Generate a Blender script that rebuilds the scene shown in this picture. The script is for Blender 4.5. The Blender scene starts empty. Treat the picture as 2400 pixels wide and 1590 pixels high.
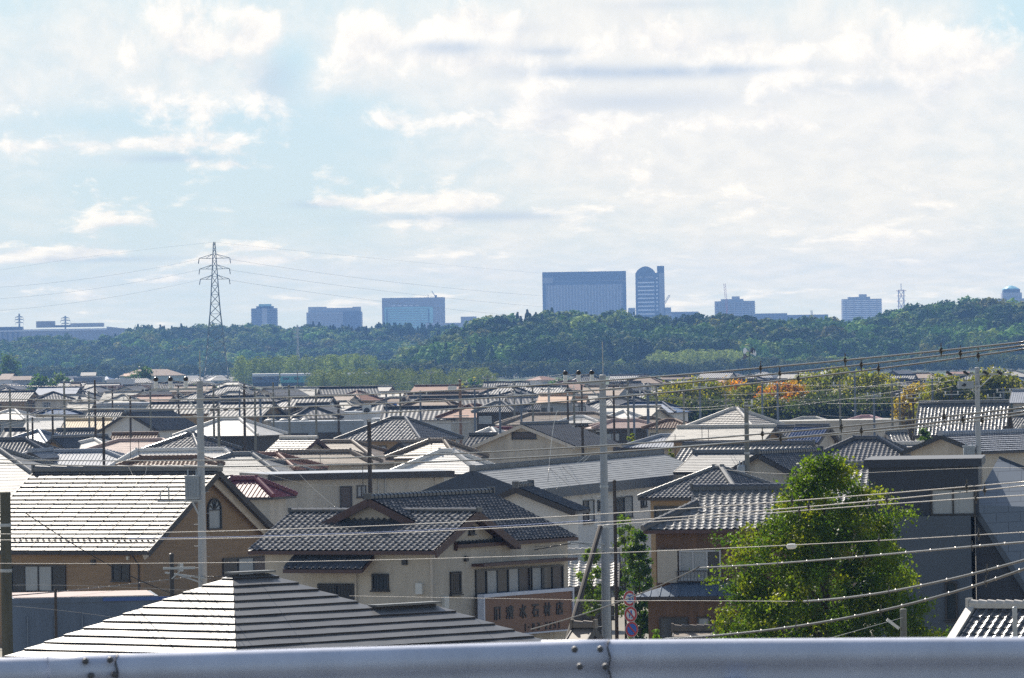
import bpy, bmesh, math, random
import numpy as np
from mathutils import Vector, Matrix

# ------------------------------------------------------------------ basics
S = bpy.context.scene
COL = S.collection
F = 16000.0            # focal length in pixels of the 2400-wide photograph
H = 14.5               # eye height above the plain (standing on an overpass)
HZ = 27.0              # horizon below the image centre
ROLL = math.radians(0.9)
SR, CR = math.sin(ROLL), math.cos(ROLL)
rng = random.Random(7)

def level(px, py):
    dx, dy = px - 1200.0, py - 795.0
    return dx * CR - dy * SR, dx * SR + dy * CR - HZ

def P(px, py, D):
    lx, ly = level(px, py)
    return Vector((lx / F * D, D, H - ly / F * D))

def depth_of(px, py, h):
    """distance at which something h metres tall has its top at that height above the plain"""
    return F * (H - h) / max(level(px, py)[1], 4.0)

def pix(w):
    lx, ly = w[0] / w[1] * F, (H - w[2]) / w[1] * F + HZ
    return 1200 + lx * CR + ly * SR, 795 - lx * SR + ly * CR

def tag(o, label=None, cat=None, group=None, kind=None):
    if label: o['label'] = label
    if cat: o['category'] = cat
    if group: o['group'] = group
    if kind: o['kind'] = kind
    return o

def empty(name, loc=(0, 0, 0), rz=0.0):
    o = bpy.data.objects.new(name, None)
    COL.objects.link(o)
    o.location = loc
    o.rotation_euler = (0, 0, rz)
    o.empty_display_size = 0.2
    return o

def copy_tree(o, parent=None):
    c = o.copy()
    COL.objects.link(c)
    if parent is not None:
        c.parent = parent
    for ch in o.children:
        copy_tree(ch, c)
    return c

class MB:
    """collects faces; build() links them as one mesh object"""
    def __init__(self):
        self.v, self.f, self.m, self.uv = [], [], [], []
        self.mi = 0
    def face(self, pts, uv=None):
        b = len(self.v)
        self.v.extend([tuple(p) for p in pts])
        self.f.append(tuple(range(b, b + len(pts))))
        self.m.append(self.mi)
        self.uv.append(uv)
    def mesh(self, v, f):
        b = len(self.v)
        self.v.extend([tuple(p) for p in v])
        for q in f:
            self.f.append(tuple(i + b for i in q))
            self.m.append(self.mi)
            self.uv.append(None)
    def box(self, c, s, M=None):
        hx, hy, hz = s[0] / 2, s[1] / 2, s[2] / 2
        v = [Vector((x * hx, y * hy, z * hz)) for x in (-1, 1) for y in (-1, 1) for z in (-1, 1)]
        if M is not None:
            v = [M @ p for p in v]
        c = Vector(c)
        self.mesh([p + c for p in v], [(0, 1, 3, 2), (4, 6, 7, 5), (0, 4, 5, 1), (2, 3, 7, 6), (0, 2, 6, 4), (1, 5, 7, 3)])
    def bar(self, p, q, w, h=None, up=(0, 0, 1)):
        """square bar from p to q"""
        p, q = Vector(p), Vector(q)
        d = q - p
        L = d.length
        if L < 1e-6: return
        d /= L
        up = Vector(up)
        if abs(d.dot(up)) > 0.98: up = Vector((1, 0, 0)) if abs(d.x) < .9 else Vector((0, 1, 0))
        a = d.cross(up).normalized()
        b = a.cross(d).normalized()
        M = Matrix((a, d, b)).transposed()
        self.box((p + q) / 2, (w, L, h if h else w), M)
    def tube(self, pts, r, n=6, r2=None, caps=True):
        pts = [Vector(p) for p in pts]
        k = len(pts)
        rings = []
        for i, p in enumerate(pts):
            d = (pts[min(i + 1, k - 1)] - pts[max(i - 1, 0)]).normalized()
            up = Vector((0, 0, 1)) if abs(d.z) < .95 else Vector((1, 0, 0))
            a = d.cross(up).normalized(); b = a.cross(d)
            rr = r if r2 is None else r + (r2 - r) * i / max(k - 1, 1)
            rings.append([p + (a * math.cos(2 * math.pi * j / n) + b * math.sin(2 * math.pi * j / n)) * rr for j in range(n)])
        v = [q for R in rings for q in R]
        f = [(i * n + j, i * n + (j + 1) % n, (i + 1) * n + (j + 1) % n, (i + 1) * n + j) for i in range(k - 1) for j in range(n)]
        if caps:
            f.append(tuple(range(n))[::-1]); f.append(tuple((k - 1) * n + j for j in range(n)))
        self.mesh(v, f)
    def lathe(self, c, prof, n=10, axis=None):
        """prof: list of (radius, height) along axis (default z)"""
        c = Vector(c)
        M = Matrix.Identity(3)
        if axis is not None:
            M = Vector((0, 0, 1)).rotation_difference(Vector(axis)).to_matrix()
        v = [c + M @ Vector((r * math.cos(2 * math.pi * j / n), r * math.sin(2 * math.pi * j / n), h)) for r, h in prof for j in range(n)]
        k = len(prof)
        f = [(i * n + j, i * n + (j + 1) % n, (i + 1) * n + (j + 1) % n, (i + 1) * n + j) for i in range(k - 1) for j in range(n)]
        f.append(tuple(range(n))[::-1]); f.append(tuple((k - 1) * n + j for j in range(n)))
        self.mesh(v, f)
    def build(self, name, mats, parent=None, smooth=False):
        if not isinstance(mats, (list, tuple)): mats = [mats]
        me = bpy.data.meshes.new(name)
        me.from_pydata(self.v, [], self.f)
        for m in mats: me.materials.append(m)
        if any(self.m): me.polygons.foreach_set('material_index', self.m)
        if any(u is not None for u in self.uv):
            L = me.uv_layers.new(name='UVMap')
            for p, u in zip(me.polygons, self.uv):
                if u is not None:
                    for li, c in zip(p.loop_indices, u): L.data[li].uv = c
        if smooth: me.polygons.foreach_set('use_smooth', [True] * len(me.polygons))
        me.update()
        o = bpy.data.objects.new(name, me)
        COL.objects.link(o)
        if parent is not None: o.parent = parent
        return o

def np_mesh(name, verts, nper, mats, parent=None, tint=None):
    """verts: (N*nper,3) array, faces are consecutive groups of nper vertices; tint: (N,3) per-face colour"""
    me = bpy.data.meshes.new(name)
    n = len(verts) // nper
    me.vertices.add(n * nper)
    me.vertices.foreach_set('co', np.asarray(verts, np.float32).ravel())
    me.loops.add(n * nper)
    me.loops.foreach_set('vertex_index', np.arange(n * nper, dtype=np.int32))
    me.polygons.add(n)
    me.polygons.foreach_set('loop_start', np.arange(0, n * nper, nper, dtype=np.int32))
    for m in (mats if isinstance(mats, list) else [mats]): me.materials.append(m)
    if tint is not None:
        at = me.attributes.new('tint', 'FLOAT_COLOR', 'FACE')
        c = np.ones((n, 4), np.float32); c[:, :3] = tint
        at.data.foreach_set('color', c.ravel())
    me.update(calc_edges=True)
    o = bpy.data.objects.new(name, me)
    COL.objects.link(o)
    if parent is not None: o.parent = parent
    return o

# ------------------------------------------------------------------ materials
def mat(name, col, rough=0.6, noise=0.0, nscale=1.5, metal=0.0, bump=0.0, bscale=8.0, spec=0.5, rand=0.0, coat=0.0, streak=None):
    m = bpy.data.materials.new(name)
    m.use_nodes = True
    nt = m.node_tree; N = nt.nodes; L = nt.links
    b = N['Principled BSDF']
    b.inputs['Roughness'].default_value = rough
    b.inputs['Metallic'].default_value = metal
    b.inputs['Specular IOR Level'].default_value = spec
    b.inputs['Coat Weight'].default_value = coat
    rgb = (*col, 1)
    b.inputs['Base Color'].default_value = rgb
    tc = None
    if noise or bump or rand:
        tc = N.new('ShaderNodeTexCoord')
    if noise or rand:
        hsv = N.new('ShaderNodeHueSaturation')
        hsv.inputs['Color'].default_value = rgb
        val = None
        if noise:
            mp = N.new('ShaderNodeMapping')
            mp.inputs['Scale'].default_value = streak or (1, 1, 1)
            L.new(tc.outputs['Object'], mp.inputs['Vector'])
            nz = N.new('ShaderNodeTexNoise')
            nz.inputs['Scale'].default_value = nscale
            nz.inputs['Detail'].default_value = 6
            nz.inputs['Roughness'].default_value = 0.65
            L.new(mp.outputs['Vector'], nz.inputs['Vector'])
            mr = N.new('ShaderNodeMapRange')
            mr.inputs['From Min'].default_value = .3; mr.inputs['From Max'].default_value = .7
            mr.inputs['To Min'].default_value = 1 - noise; mr.inputs['To Max'].default_value = 1 + noise
            L.new(nz.outputs['Fac'], mr.inputs['Value'])
            val = mr.outputs['Result']
        if rand:
            oi = N.new('ShaderNodeObjectInfo')
            mr2 = N.new('ShaderNodeMapRange')
            mr2.inputs['To Min'].default_value = 1 - rand; mr2.inputs['To Max'].default_value = 1 + rand
            L.new(oi.outputs['Random'], mr2.inputs['Value'])
            if val is None: val = mr2.outputs['Result']
            else:
                mu = N.new('ShaderNodeMath'); mu.operation = 'MULTIPLY'
                L.new(val, mu.inputs[0]); L.new(mr2.outputs['Result'], mu.inputs[1])
                val = mu.outputs[0]
        L.new(val, hsv.inputs['Value'])
        L.new(hsv.outputs['Color'], b.inputs['Base Color'])
    if bump:
        nb = N.new('ShaderNodeTexNoise'); nb.inputs['Scale'].default_value = bscale; nb.inputs['Detail'].default_value = 4
        L.new(tc.outputs['Object'], nb.inputs['Vector'])
        bp = N.new('ShaderNodeBump'); bp.inputs['Strength'].default_value = bump; bp.inputs['Distance'].default_value = .05
        L.new(nb.outputs['Fac'], bp.inputs['Height'])
        L.new(bp.outputs['Normal'], b.inputs['Normal'])
    return m

def striped(name, col, col2, w, e, rough=.4, noise=.2, ribs=True, rand=.15):
    """roof surface whose courses (v) and ribs (u) come from the roof's own UV in metres"""
    m = mat(name, col, rough + .15, noise, 1.2, rand=rand, spec=.22)
    nt = m.node_tree; N = nt.nodes; L = nt.links
    b = N['Principled BSDF']
    uv = N.new('ShaderNodeUVMap'); uv.uv_map = 'UVMap'
    sx = N.new('ShaderNodeSeparateXYZ'); L.new(uv.outputs['UV'], sx.inputs[0])
    def fr(o, per):
        d = N.new('ShaderNodeMath'); d.operation = 'DIVIDE'; L.new(o, d.inputs[0]); d.inputs[1].default_value = per
        g = N.new('ShaderNodeMath'); g.operation = 'FRACT'; L.new(d.outputs[0], g.inputs[0])
        return g.outputs[0]
    fu, fv = fr(sx.outputs['X'], w), fr(sx.outputs['Y'], e)
    def op(o, a, bb=None):
        d = N.new('ShaderNodeMath'); d.operation = o
        for i, t in enumerate((a, bb)):
            if t is None: continue
            if isinstance(t, float): d.inputs[i].default_value = t
            else: L.new(t, d.inputs[i])
        return d.outputs[0]
    rows = op('SMOOTHSTEP' if False else 'SUBTRACT', 1.0, fv)
    hgt = op('MULTIPLY', rows, .5)
    if ribs:
        c = op('COSINE', op('MULTIPLY', fu, 6.2832))
        hgt = op('ADD', hgt, op('MULTIPLY', c, .5))
    bp = N.new('ShaderNodeBump'); bp.inputs['Strength'].default_value = .9; bp.inputs['Distance'].default_value = .05
    L.new(hgt, bp.inputs['Height']); L.new(bp.outputs['Normal'], b.inputs['Normal'])
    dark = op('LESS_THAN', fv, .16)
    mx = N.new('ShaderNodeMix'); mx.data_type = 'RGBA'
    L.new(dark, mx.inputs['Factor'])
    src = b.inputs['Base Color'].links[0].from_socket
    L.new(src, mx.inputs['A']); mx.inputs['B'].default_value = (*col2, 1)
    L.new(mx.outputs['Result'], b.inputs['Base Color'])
    return m

def leaf_mat(name, col, trans=.45, rough=.55, spec=.35):
    m = bpy.data.materials.new(name); m.use_nodes = True
    nt = m.node_tree; N = nt.nodes; L = nt.links
    b = N['Principled BSDF']; out = N['Material Output']
    at = N.new('ShaderNodeAttribute'); at.attribute_name = 'tint'
    mul = N.new('ShaderNodeMix'); mul.data_type = 'RGBA'; mul.blend_type = 'MULTIPLY'; mul.inputs['Factor'].default_value = 1
    mul.inputs['A'].default_value = (*col, 1)
    L.new(at.outputs['Color'], mul.inputs['B'])
    L.new(mul.outputs['Result'], b.inputs['Base Color'])
    b.inputs['Roughness'].default_value = rough
    b.inputs['Specular IOR Level'].default_value = spec
    tr = N.new('ShaderNodeBsdfTranslucent')
    bright = N.new('ShaderNodeMix'); bright.data_type = 'RGBA'; bright.blend_type = 'MULTIPLY'; bright.inputs['Factor'].default_value = 1
    bright.inputs['B'].default_value = (1.2, 1.3, .4, 1)
    L.new(mul.outputs['Result'], bright.inputs['A'])
    L.new(bright.outputs['Result'], tr.inputs['Color'])
    ms = N.new('ShaderNodeMixShader'); ms.inputs[0].default_value = trans
    L.new(b.outputs[0], ms.inputs[1]); L.new(tr.outputs[0], ms.inputs[2])
    L.new(ms.outputs[0], out.inputs['Surface'])
    return m

M = {}
M['kawara'] = mat('kawara_tile', (.085, .09, .10), .27, .3, 2.2, rand=.18)
M['kawara_silver'] = mat('silver_kawara_tile', (.16, .162, .165), .33, .28, 2.2, rand=.12)
M['white_tile'] = mat('pale_tile', (.50, .47, .43), .42, .14, 2.5)
M['flat_tile'] = mat('flat_clay_tile', (.10, .096, .09), .56, .28, 2.0)
M['thick_slate'] = mat('thick_butt_slate', (.135, .135, .135), .37, .22, .9)
M['slate'] = mat('grey_slate', (.17, .175, .18), .5, .26, .7, rand=.15)
M['slate_dark'] = mat('navy_slate', (.035, .05, .08), .45, .2, 1.5)
M['brown_slate'] = mat('brown_slate', (.19, .15, .115), .5, .22, 1.4, rand=.15)
M['pale_slate'] = mat('pale_slate', (.42, .40, .36), .48, .15, 1.5)
M['white_metal_roof'] = mat('white_painted_metal', (.66, .63, .59), .38, .1, 1.2)
M['metal_gray'] = mat('grey_painted_metal', (.28, .30, .34), .42, .12, 1.1)
M['blue_metal'] = mat('blue_grey_metal', (.14, .18, .24), .35, .12, 1.1)
M['gold_metal'] = mat('tan_metal', (.52, .40, .24), .45, .15, 1.2)
M['pink_metal'] = mat('pink_brown_metal', (.42, .30, .26), .45, .15, 1.2)
M['rust_metal'] = mat('rusty_metal', (.24, .12, .085), .5, .25, 1.5)
M['rust_tile'] = mat('rust_brown_tile', (.17, .10, .065), .5, .3, 3)
M['maroon_metal'] = mat('maroon_metal', (.16, .035, .05), .4, .15, 1.5)
M['orange_tile'] = mat('orange_tile', (.48, .27, .15), .5, .2, 2)
M['blue_tile'] = mat('glazed_blue_tile', (.035, .07, .17), .22, .25, 3)
M['pink_tile'] = mat('pink_tile', (.50, .29, .30), .5, .15, 2)
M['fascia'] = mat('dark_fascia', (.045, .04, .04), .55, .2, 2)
M['fascia_far'] = mat('weathered_fascia', (.12, .11, .10), .6, .2, 2, rand=.5)
M['fascia_red'] = mat('red_brown_fascia', (.085, .045, .04), .55, .2, 2)
M['fascia_cream'] = mat('cream_board', (.55, .49, .42), .6, .1, 2)
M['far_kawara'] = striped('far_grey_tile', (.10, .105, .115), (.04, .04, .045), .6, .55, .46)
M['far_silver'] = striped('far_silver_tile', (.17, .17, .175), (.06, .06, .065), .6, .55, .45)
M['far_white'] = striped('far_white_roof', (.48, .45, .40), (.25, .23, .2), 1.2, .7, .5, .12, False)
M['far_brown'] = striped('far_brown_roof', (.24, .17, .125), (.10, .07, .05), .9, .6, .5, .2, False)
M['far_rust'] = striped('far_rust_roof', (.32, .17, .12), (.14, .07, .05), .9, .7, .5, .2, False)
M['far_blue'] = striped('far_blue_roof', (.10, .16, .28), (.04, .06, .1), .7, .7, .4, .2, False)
M['cream'] = mat('cream_render', (.50, .45, .38), .85, .2, .8, bump=.1, streak=(1, 1, .25))
M['beige'] = mat('beige_render', (.45, .42, .37), .85, .2, .8, streak=(1, 1, .2))
M['white_wall'] = mat('white_render', (.60, .60, .60), .85, .1, .7, streak=(1, 1, .2))
M['grey_wall'] = mat('grey_render', (.27, .30, .33), .85, .14, .6, streak=(1, 1, .2))
M['ochre_wall'] = mat('ochre_siding', (.30, .21, .12), .8, .15, 1.5, streak=(.3, .3, 4))
M['brown_siding'] = mat('brown_brick_siding', (.27, .185, .115), .8, .16, 1.5, streak=(.4, .4, 6))
M['wood_wall'] = mat('dark_wood_siding', (.13, .075, .045), .75, .3, 1.2, streak=(4, 4, .3))
M['dark_wall'] = mat('weathered_dark_wall', (.06, .055, .05), .8, .3, 1.5, streak=(3, 3, .4))
M['navy_wall'] = mat('navy_cladding', (.026, .034, .052), .55, .1, 1.0, streak=(6, 6, .1))
M['navy_wall2'] = mat('slate_blue_cladding', (.065, .085, .115), .6, .08, 1.0)
M['shed_wall'] = mat('blue_grey_sheet', (.105, .14, .20), .6, .22, .5, streak=(2, 2, .3))
M['frame'] = mat('dark_bronze_frame', (.03, .028, .03), .4)
M['frame_light'] = mat('aluminium_frame', (.45, .47, .5), .4)
M['glass'] = mat('dark_glass', (.035, .045, .055), .08, .2, .8)
M['curtain'] = mat('curtained_glass', (.30, .33, .36), .2, .12, 3, streak=(6, 6, .3))
M['shutter'] = mat('brown_shutter', (.085, .068, .066), .5, .1, 2)
M['concrete'] = mat('pole_concrete', (.36, .38, .40), .75, .14, 1.0, bump=.1, streak=(3, 3, .3))
M['concrete_dark'] = mat('weathered_concrete', (.16, .165, .15), .8, .25, 1.0, streak=(3, 3, .3))
M['wood_pole'] = mat('creosoted_wood', (.055, .043, .035), .8, .3, 1.5, streak=(4, 4, .3))
M['green_wood'] = mat('mossy_wood_pole', (.085, .082, .058), .85, .3, 1.5, streak=(4, 4, .3))
M['steel'] = mat('galvanised_steel', (.38, .40, .42), .45, .12, 2, metal=.6)
M['lattice'] = mat('lattice_steel', (.17, .19, .20), .55, .1, .2, metal=.3)
M['lattice_red'] = mat('red_lattice', (.45, .16, .10), .6)
M['lattice_white'] = mat('white_lattice', (.55, .55, .55), .6)
M['porcelain'] = mat('white_porcelain', (.72, .72, .70), .25)
M['black'] = mat('black_rubber', (.015, .015, .017), .32)
M['cable'] = mat('black_cable', (.014, .012, .010), .28, .2, 3, spec=.28)
M['cable_grey'] = mat('grey_cable', (.045, .045, .048), .4, .2, 3, spec=.3)
M['cable_blue'] = mat('blue_cable', (.04, .10, .32), .35)
M['cable_bright'] = mat('aluminium_wire', (.30, .28, .26), .38, metal=.5)
M['transformer'] = mat('grey_transformer_paint', (.30, .34, .38), .45, .1, 2)
M['rail_paint'] = mat('white_rail_paint', (.60, .64, .77), .40, .12, 1.6, bump=.015, bscale=40, streak=(3, 3, .5))
M['bolt'] = mat('bolt_steel', (.10, .10, .11), .5)
M['deck'] = mat('deck_asphalt', (.06, .06, .06), .9, .2, 4)
M['earth'] = None
M['sign_red'] = mat('sign_red', (.48, .03, .035), .35)
M['sign_white'] = mat('sign_white', (.68, .69, .70), .4)
M['sign_blue'] = mat('sign_blue', (.01, .12, .52), .35)
M['sign_board'] = mat('brown_sign_board', (.215, .115, .075), .6, .1, 1.5, streak=(.3, .3, 3))
M['ink'] = mat('black_lettering', (.018, .02, .028), .5)
M['sign_frame'] = mat('pale_sign_frame', (.58, .62, .74), .45)
M['trunk'] = mat('bark', (.07, .055, .04), .9, .3, 3)
M['ac_white'] = mat('ac_casing', (.62, .62, .60), .5)
M['leaf'] = leaf_mat('leaf_green', (1, 1, 1), .58, .45, .2)
M['forest_leaf'] = leaf_mat('forest_leaf', (1, 1, 1), .18, .8, .08)

def ground_mat():
    m = mat('plain_ground', (.22, .20, .165), .95, .35, .02)
    return m
M['earth'] = ground_mat()
M['field'] = mat('field_grass', (.05, .08, .022), .95, .3, .03)
M['field_dry'] = mat('dry_field', (.17, .15, .08), .95, .25, .03)
M['hill_soil'] = mat('hill_undergrowth', (.035, .045, .022), .95, .4, .05)
# ------------------------------------------------------------------ roofs
KAW = [(0, .055), (.13, .048), (.27, .022), (.38, .004), (.62, .0), (.85, .014)]
KAW4 = [(0, .055), (.22, .030), (.42, .0), (.75, .006)]

def tile_plane(poly, style, w=.29, e=.26, fine=True):
    """real courses and tiles over a convex roof polygon (first edge = eave); returns verts, faces"""
    poly = [Vector(p) for p in poly]
    n = Vector((0, 0, 0))
    for i in range(len(poly)):
        a, b = poly[i], poly[(i + 1) % len(poly)]
        n += Vector(((a.y - b.y) * (a.z + b.z), (a.z - b.z) * (a.x + b.x), (a.x - b.x) * (a.y + b.y)))
    n.normalize()
    if n.z < 0: n = -n
    B = (Vector((0, 0, 1)) - n * n.z).normalized()
    A = B.cross(n).normalized()
    p0 = poly[0]
    ab = [((p - p0).dot(A), (p - p0).dot(B)) for p in poly]
    a0, a1 = min(q[0] for q in ab), max(q[0] for q in ab)
    b0, b1 = min(q[1] for q in ab), max(q[1] for q in ab)
    cols = []
    if style == 'kawara':
        prof = KAW if fine else KAW4
        k = math.ceil((a1 - a0) / w) + 1
        for i in range(k):
            for t, h in prof: cols.append((a0 + (i + t) * w, h))
        step = .03
    elif style == 'flat':
        k = math.ceil((a1 - a0) / w) + 1
        for i in range(k):
            cols += [(a0 + i * w, .014), (a0 + i * w + .05, .014), (a0 + i * w + .06, 0.0), (a0 + i * w + w * .97, .002)]
        step = .058
    elif style == 'slate':
        cols = [(a0 + (a1 - a0) * i / max(2, int((a1 - a0) / 1.4)), 0) for i in range(max(2, int((a1 - a0) / 1.4)) + 1)]; step = .022
    elif style == 'thick':
        cols = [(a0 + (a1 - a0) * i / max(2, int((a1 - a0) / .6)), 0) for i in range(max(2, int((a1 - a0) / .6)) + 1)]; step = .046
    elif style == 'seam':
        k = math.ceil((a1 - a0) / w) + 1
        for i in range(k):
            cols += [(a0 + i * w, 0), (a0 + i * w + .01, .035), (a0 + i * w + .04, .035), (a0 + i * w + .05, 0)]
        step = 0
    rows = []
    if step:
        k = math.ceil((b1 - b0) / e) + 1
        for j in range(k):
            rows += [(b0 + j * e, step), (b0 + (j + 1) * e - .004, .004)]
    else:
        rows = [(b0, 0), (b1, 0)]
    ca = np.array([c[0] for c in cols]); ch = np.array([c[1] for c in cols])
    ra = np.array([r[0] for r in rows]); rh = np.array([r[1] for r in rows])
    An, Bn, Nn, P0 = (np.array(t) for t in (A, B, n, p0))
    V = P0 + ca[None, :, None] * An + ra[:, None, None] * Bn + (ch[None, :, None] + rh[:, None, None]) * Nn
    nr, nc = len(ra), len(ca)
    # laid by hand: every course sits a few millimetres off
    js = np.random.RandomState(int(abs(a1 * 977 + b1 * 131)) % 99991)
    if step and nc > 2:
        per_ = {'kawara': len(KAW if fine else KAW4), 'flat': 4}.get(style, 1)
        g_ = js.normal(size=(nr // 2, (nc + per_ - 1) // per_))
        g_ = np.repeat(np.repeat(g_, 2, 0), per_, 1)[:, :nc]
        g_ = np.concatenate([g_, g_[-1:]], 0)[:nr] if len(g_) < nr else g_
        amp_ = {'kawara': .0035, 'flat': .002, 'thick': .0022, 'slate': .002}.get(style, 0)
        h_ = js.normal(size=(nr, nc)) * (.0025 if style in ('thick', 'slate') else .0015)
        V = V + g_[:, :, None] * amp_ * Nn + h_[:, :, None] * Bn
    V = V.reshape(-1, 3)
    I = np.arange(nr * nc).reshape(nr, nc)
    Q = np.stack([I[:-1, :-1], I[:-1, 1:], I[1:, 1:], I[1:, :-1]], -1).reshape(-1, 4)
    me = bpy.data.meshes.new('tmp'); me.from_pydata(V.tolist(), [], Q.tolist())
    bm = bmesh.new(); bm.from_mesh(me); bpy.data.meshes.remove(me)
    cen = sum(poly, Vector()) / len(poly)
    for i in range(len(poly)):
        p, q = poly[i], poly[(i + 1) % len(poly)]
        pn = (q - p).cross(n)
        if pn.length < 1e-6: continue
        pn.normalize()
        if (cen - p).dot(pn) > 0: pn = -pn
        bmesh.ops.bisect_plane(bm, geom=bm.verts[:] + bm.edges[:] + bm.faces[:], plane_co=p + pn * .002, plane_no=pn, clear_outer=True)
    bm.verts.index_update()
    v = [tuple(x.co) for x in bm.verts]; f = [tuple(x.index for x in y.verts) for y in bm.faces]
    bm.free()
    return v, f

def plane_uv(poly):
    poly = [Vector(p) for p in poly]
    n = (poly[1] - poly[0]).cross(poly[2] - poly[0]).normalized()
    if n.z < 0: n = -n
    B = (Vector((0, 0, 1)) - n * n.z)
    B = B.normalized() if B.length > 1e-5 else Vector((0, 1, 0))
    A = B.cross(n)
    return [((p - poly[0]).dot(A), (p - poly[0]).dot(B)) for p in poly]

def roof_mesh(root, polys, material, style, fine, s_px, fascia, thick=.16, w=.29, e=.26, cam_dir=None, rz=0):
    """one roof: tiled top of every slope that can be seen, slab and fascia underneath"""
    mb = MB()
    for poly in polys:
        poly = [Vector(p) for p in poly]
        n = (poly[1] - poly[0]).cross(poly[2] - poly[1]).normalized()
        if n.z < 0:
            poly = [poly[0]] + poly[:0:-1]      # keep the eave as first edge when reversed
            poly = poly[-1:] + poly[:-1] if False else poly
            n = -n
        mb.mi = 0
        wn = Matrix.Rotation(rz, 3, 'Z') @ n
        vis = wn.dot(Vector((0, -1, .04))) > -.02
        if style != 'plain' and vis and s_px > 12:
            v, f = tile_plane(poly, style, w, e, fine)
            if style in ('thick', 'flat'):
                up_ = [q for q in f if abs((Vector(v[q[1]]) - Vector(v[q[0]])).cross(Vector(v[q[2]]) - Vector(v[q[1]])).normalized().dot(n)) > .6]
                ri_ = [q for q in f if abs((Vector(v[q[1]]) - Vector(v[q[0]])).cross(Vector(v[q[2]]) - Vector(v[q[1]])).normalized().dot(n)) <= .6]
                mb.mesh(v, up_); mb.mi = 1; mb.mesh(v, ri_); mb.mi = 0  # risers take the dark fascia colour: drip edge plus shade painted in
            else:
                mb.mesh(v, f)
            off = -.012
        else:
            off = 0
        top = [p + Vector((0, 0, off)) for p in poly]
        bot = [p - Vector((0, 0, thick)) for p in poly]
        mb.face(top, plane_uv(top))
        mb.mi = 1
        mb.face(bot[::-1])
        k = len(poly)
        for i in range(k):
            j = (i + 1) % k
            mb.face([top[i], bot[i], bot[j], top[j]])
    return mb.build('roof', [material, fascia], root)

def ridge_caps(parent, lines, material, w=.26, h=.24, seg=.3, fine=True, rise=0.02):
    mb = MB()
    for p, q in lines:
        p, q = Vector(p), Vector(q)
        L = (q - p).length
        if L < .2: continue
        d = (q - p) / L
        a = d.cross(Vector((0, 0, 1))).normalized(); b = a.cross(d).normalized()
        prof = [(-.5, -.1), (-.5, .55), (-.3, .9), (0, 1.0), (.3, .9), (.5, .55), (.5, -.1)]
        k = max(1, int(L / seg)) if fine else 1
        rings = []
        for i in range(k):
            for t, sc in ((i / k, 1.12 if fine else 1), ((i + 1) / k - (.004 / L if fine else 0), .94 if fine else 1)):
                c = p + d * (L * t) + b * rise
                rings.append([c + a * (x * w * sc) + b * (z * h * sc) for x, z in prof])
        m_ = len(prof)
        v = [x for R in rings for x in R]
        f = [(i * m_ + j, i * m_ + j + 1, (i + 1) * m_ + j + 1, (i + 1) * m_ + j) for i in range(len(rings) - 1) for j in range(m_ - 1)]
        f.append(tuple(range(m_))); f.append(tuple((len(rings) - 1) * m_ + j for j in range(m_))[::-1])
        mb.mesh(v, f)
        # end tile (oni-gawara) on level ridges
        if fine and abs(d.z) < .05:
            for c, sg in ((p, -1), (q, 1)):
                mb.box(c + d * (sg * .06) + b * (h * .6), (w * 1.25, .1, h * 1.5), Matrix((a, d, b)).transposed())
    return mb.build('ridge_cap', material, parent)

def window(root, c, u, n, w, h, cols=2, pane='glass', frame='frame', bars=False, name='window', arch=False, proud=.05, cat=None):
    """c centre, u horizontal, n outward (local); frame is the part, panes its sub-parts"""
    c, u, n = Vector(c), Vector(u).normalized(), Vector(n).normalized()
    z = Vector((0, 0, 1))
    R = Matrix((u, n, z)).transposed()
    t = .07
    mb = MB()
    if not arch:
        for sx in (-1, 1): mb.box(c + u * (sx * (w / 2 - t / 2)) + n * (proud / 2), (t, proud + .06, h), R)
        for sz in (-1, 1): mb.box(c + z * (sz * (h / 2 - t / 2)) + n * (proud / 2), (w - 2 * t, proud + .056, t), R)
        for i in range(1, cols): mb.box(c + u * (-w / 2 + w * i / cols) + n * (proud / 2 - .004), (t * .9, proud + .04, h - 2 * t), R)
        if bars:
            k = max(4, int(w / .14))
            for i in range(1, k): mb.box(c + u * (-w / 2 + w * i / k) + n * (proud + .05), (.025, .025, h * .96), R)
            for sz in (-.42, .42): mb.box(c + z * (sz * h) + n * (proud + .052), (w, .03, .03), R)
        # sill
        mb.box(c - z * (h / 2 + .03) + n * (proud / 2 + .03), (w + .1, proud + .12, .06), R)
        f = mb.build(name, M[frame], root)
        for i in range(cols):
            x0 = -w / 2 + w * i / cols; x1 = -w / 2 + w * (i + 1) / cols
            pm = MB()
            pm.box(c + u * ((x0 + x1) / 2) + n * (.012 + .004 * (i % 2)), (x1 - x0 - t, .02, h - 2 * t), R)
            pk = pane if isinstance(pane, str) else pane[i % len(pane)]
            pm.build('pane', M[pk], f)
    else:
        pts = []
        r = w / 2
        hb = h - r
        for i in range(17):
            a = math.pi * i / 16
            pts.append(c + u * (r * math.cos(a)) + z * (hb - h / 2 + r * math.sin(a)))
        out = [c + u * r - z * (h / 2)] + pts + [c - u * r - z * (h / 2)]
        for i in range(len(out)): mb.bar(out[i] + n * .05, out[(i + 1) % len(out)] + n * .05, .08, .1, n)
        mb.bar(pts[0] + n * .05, pts[-1] + n * .05, .05, .08, n)
        for i in (3, 6, 8, 10, 13): mb.bar(c + z * (hb - h / 2) + n * .046, pts[i] + n * .046, .035, .06, n)
        f = mb.build(name, M[frame], root)
        pm = MB(); pm.face([p + n * .02 for p in out]); pm.build('pane', M[pane], f)
    return f

# ------------------------------------------------------------------ houses
ALL_HOUSES = []

class House:
    pass

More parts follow.
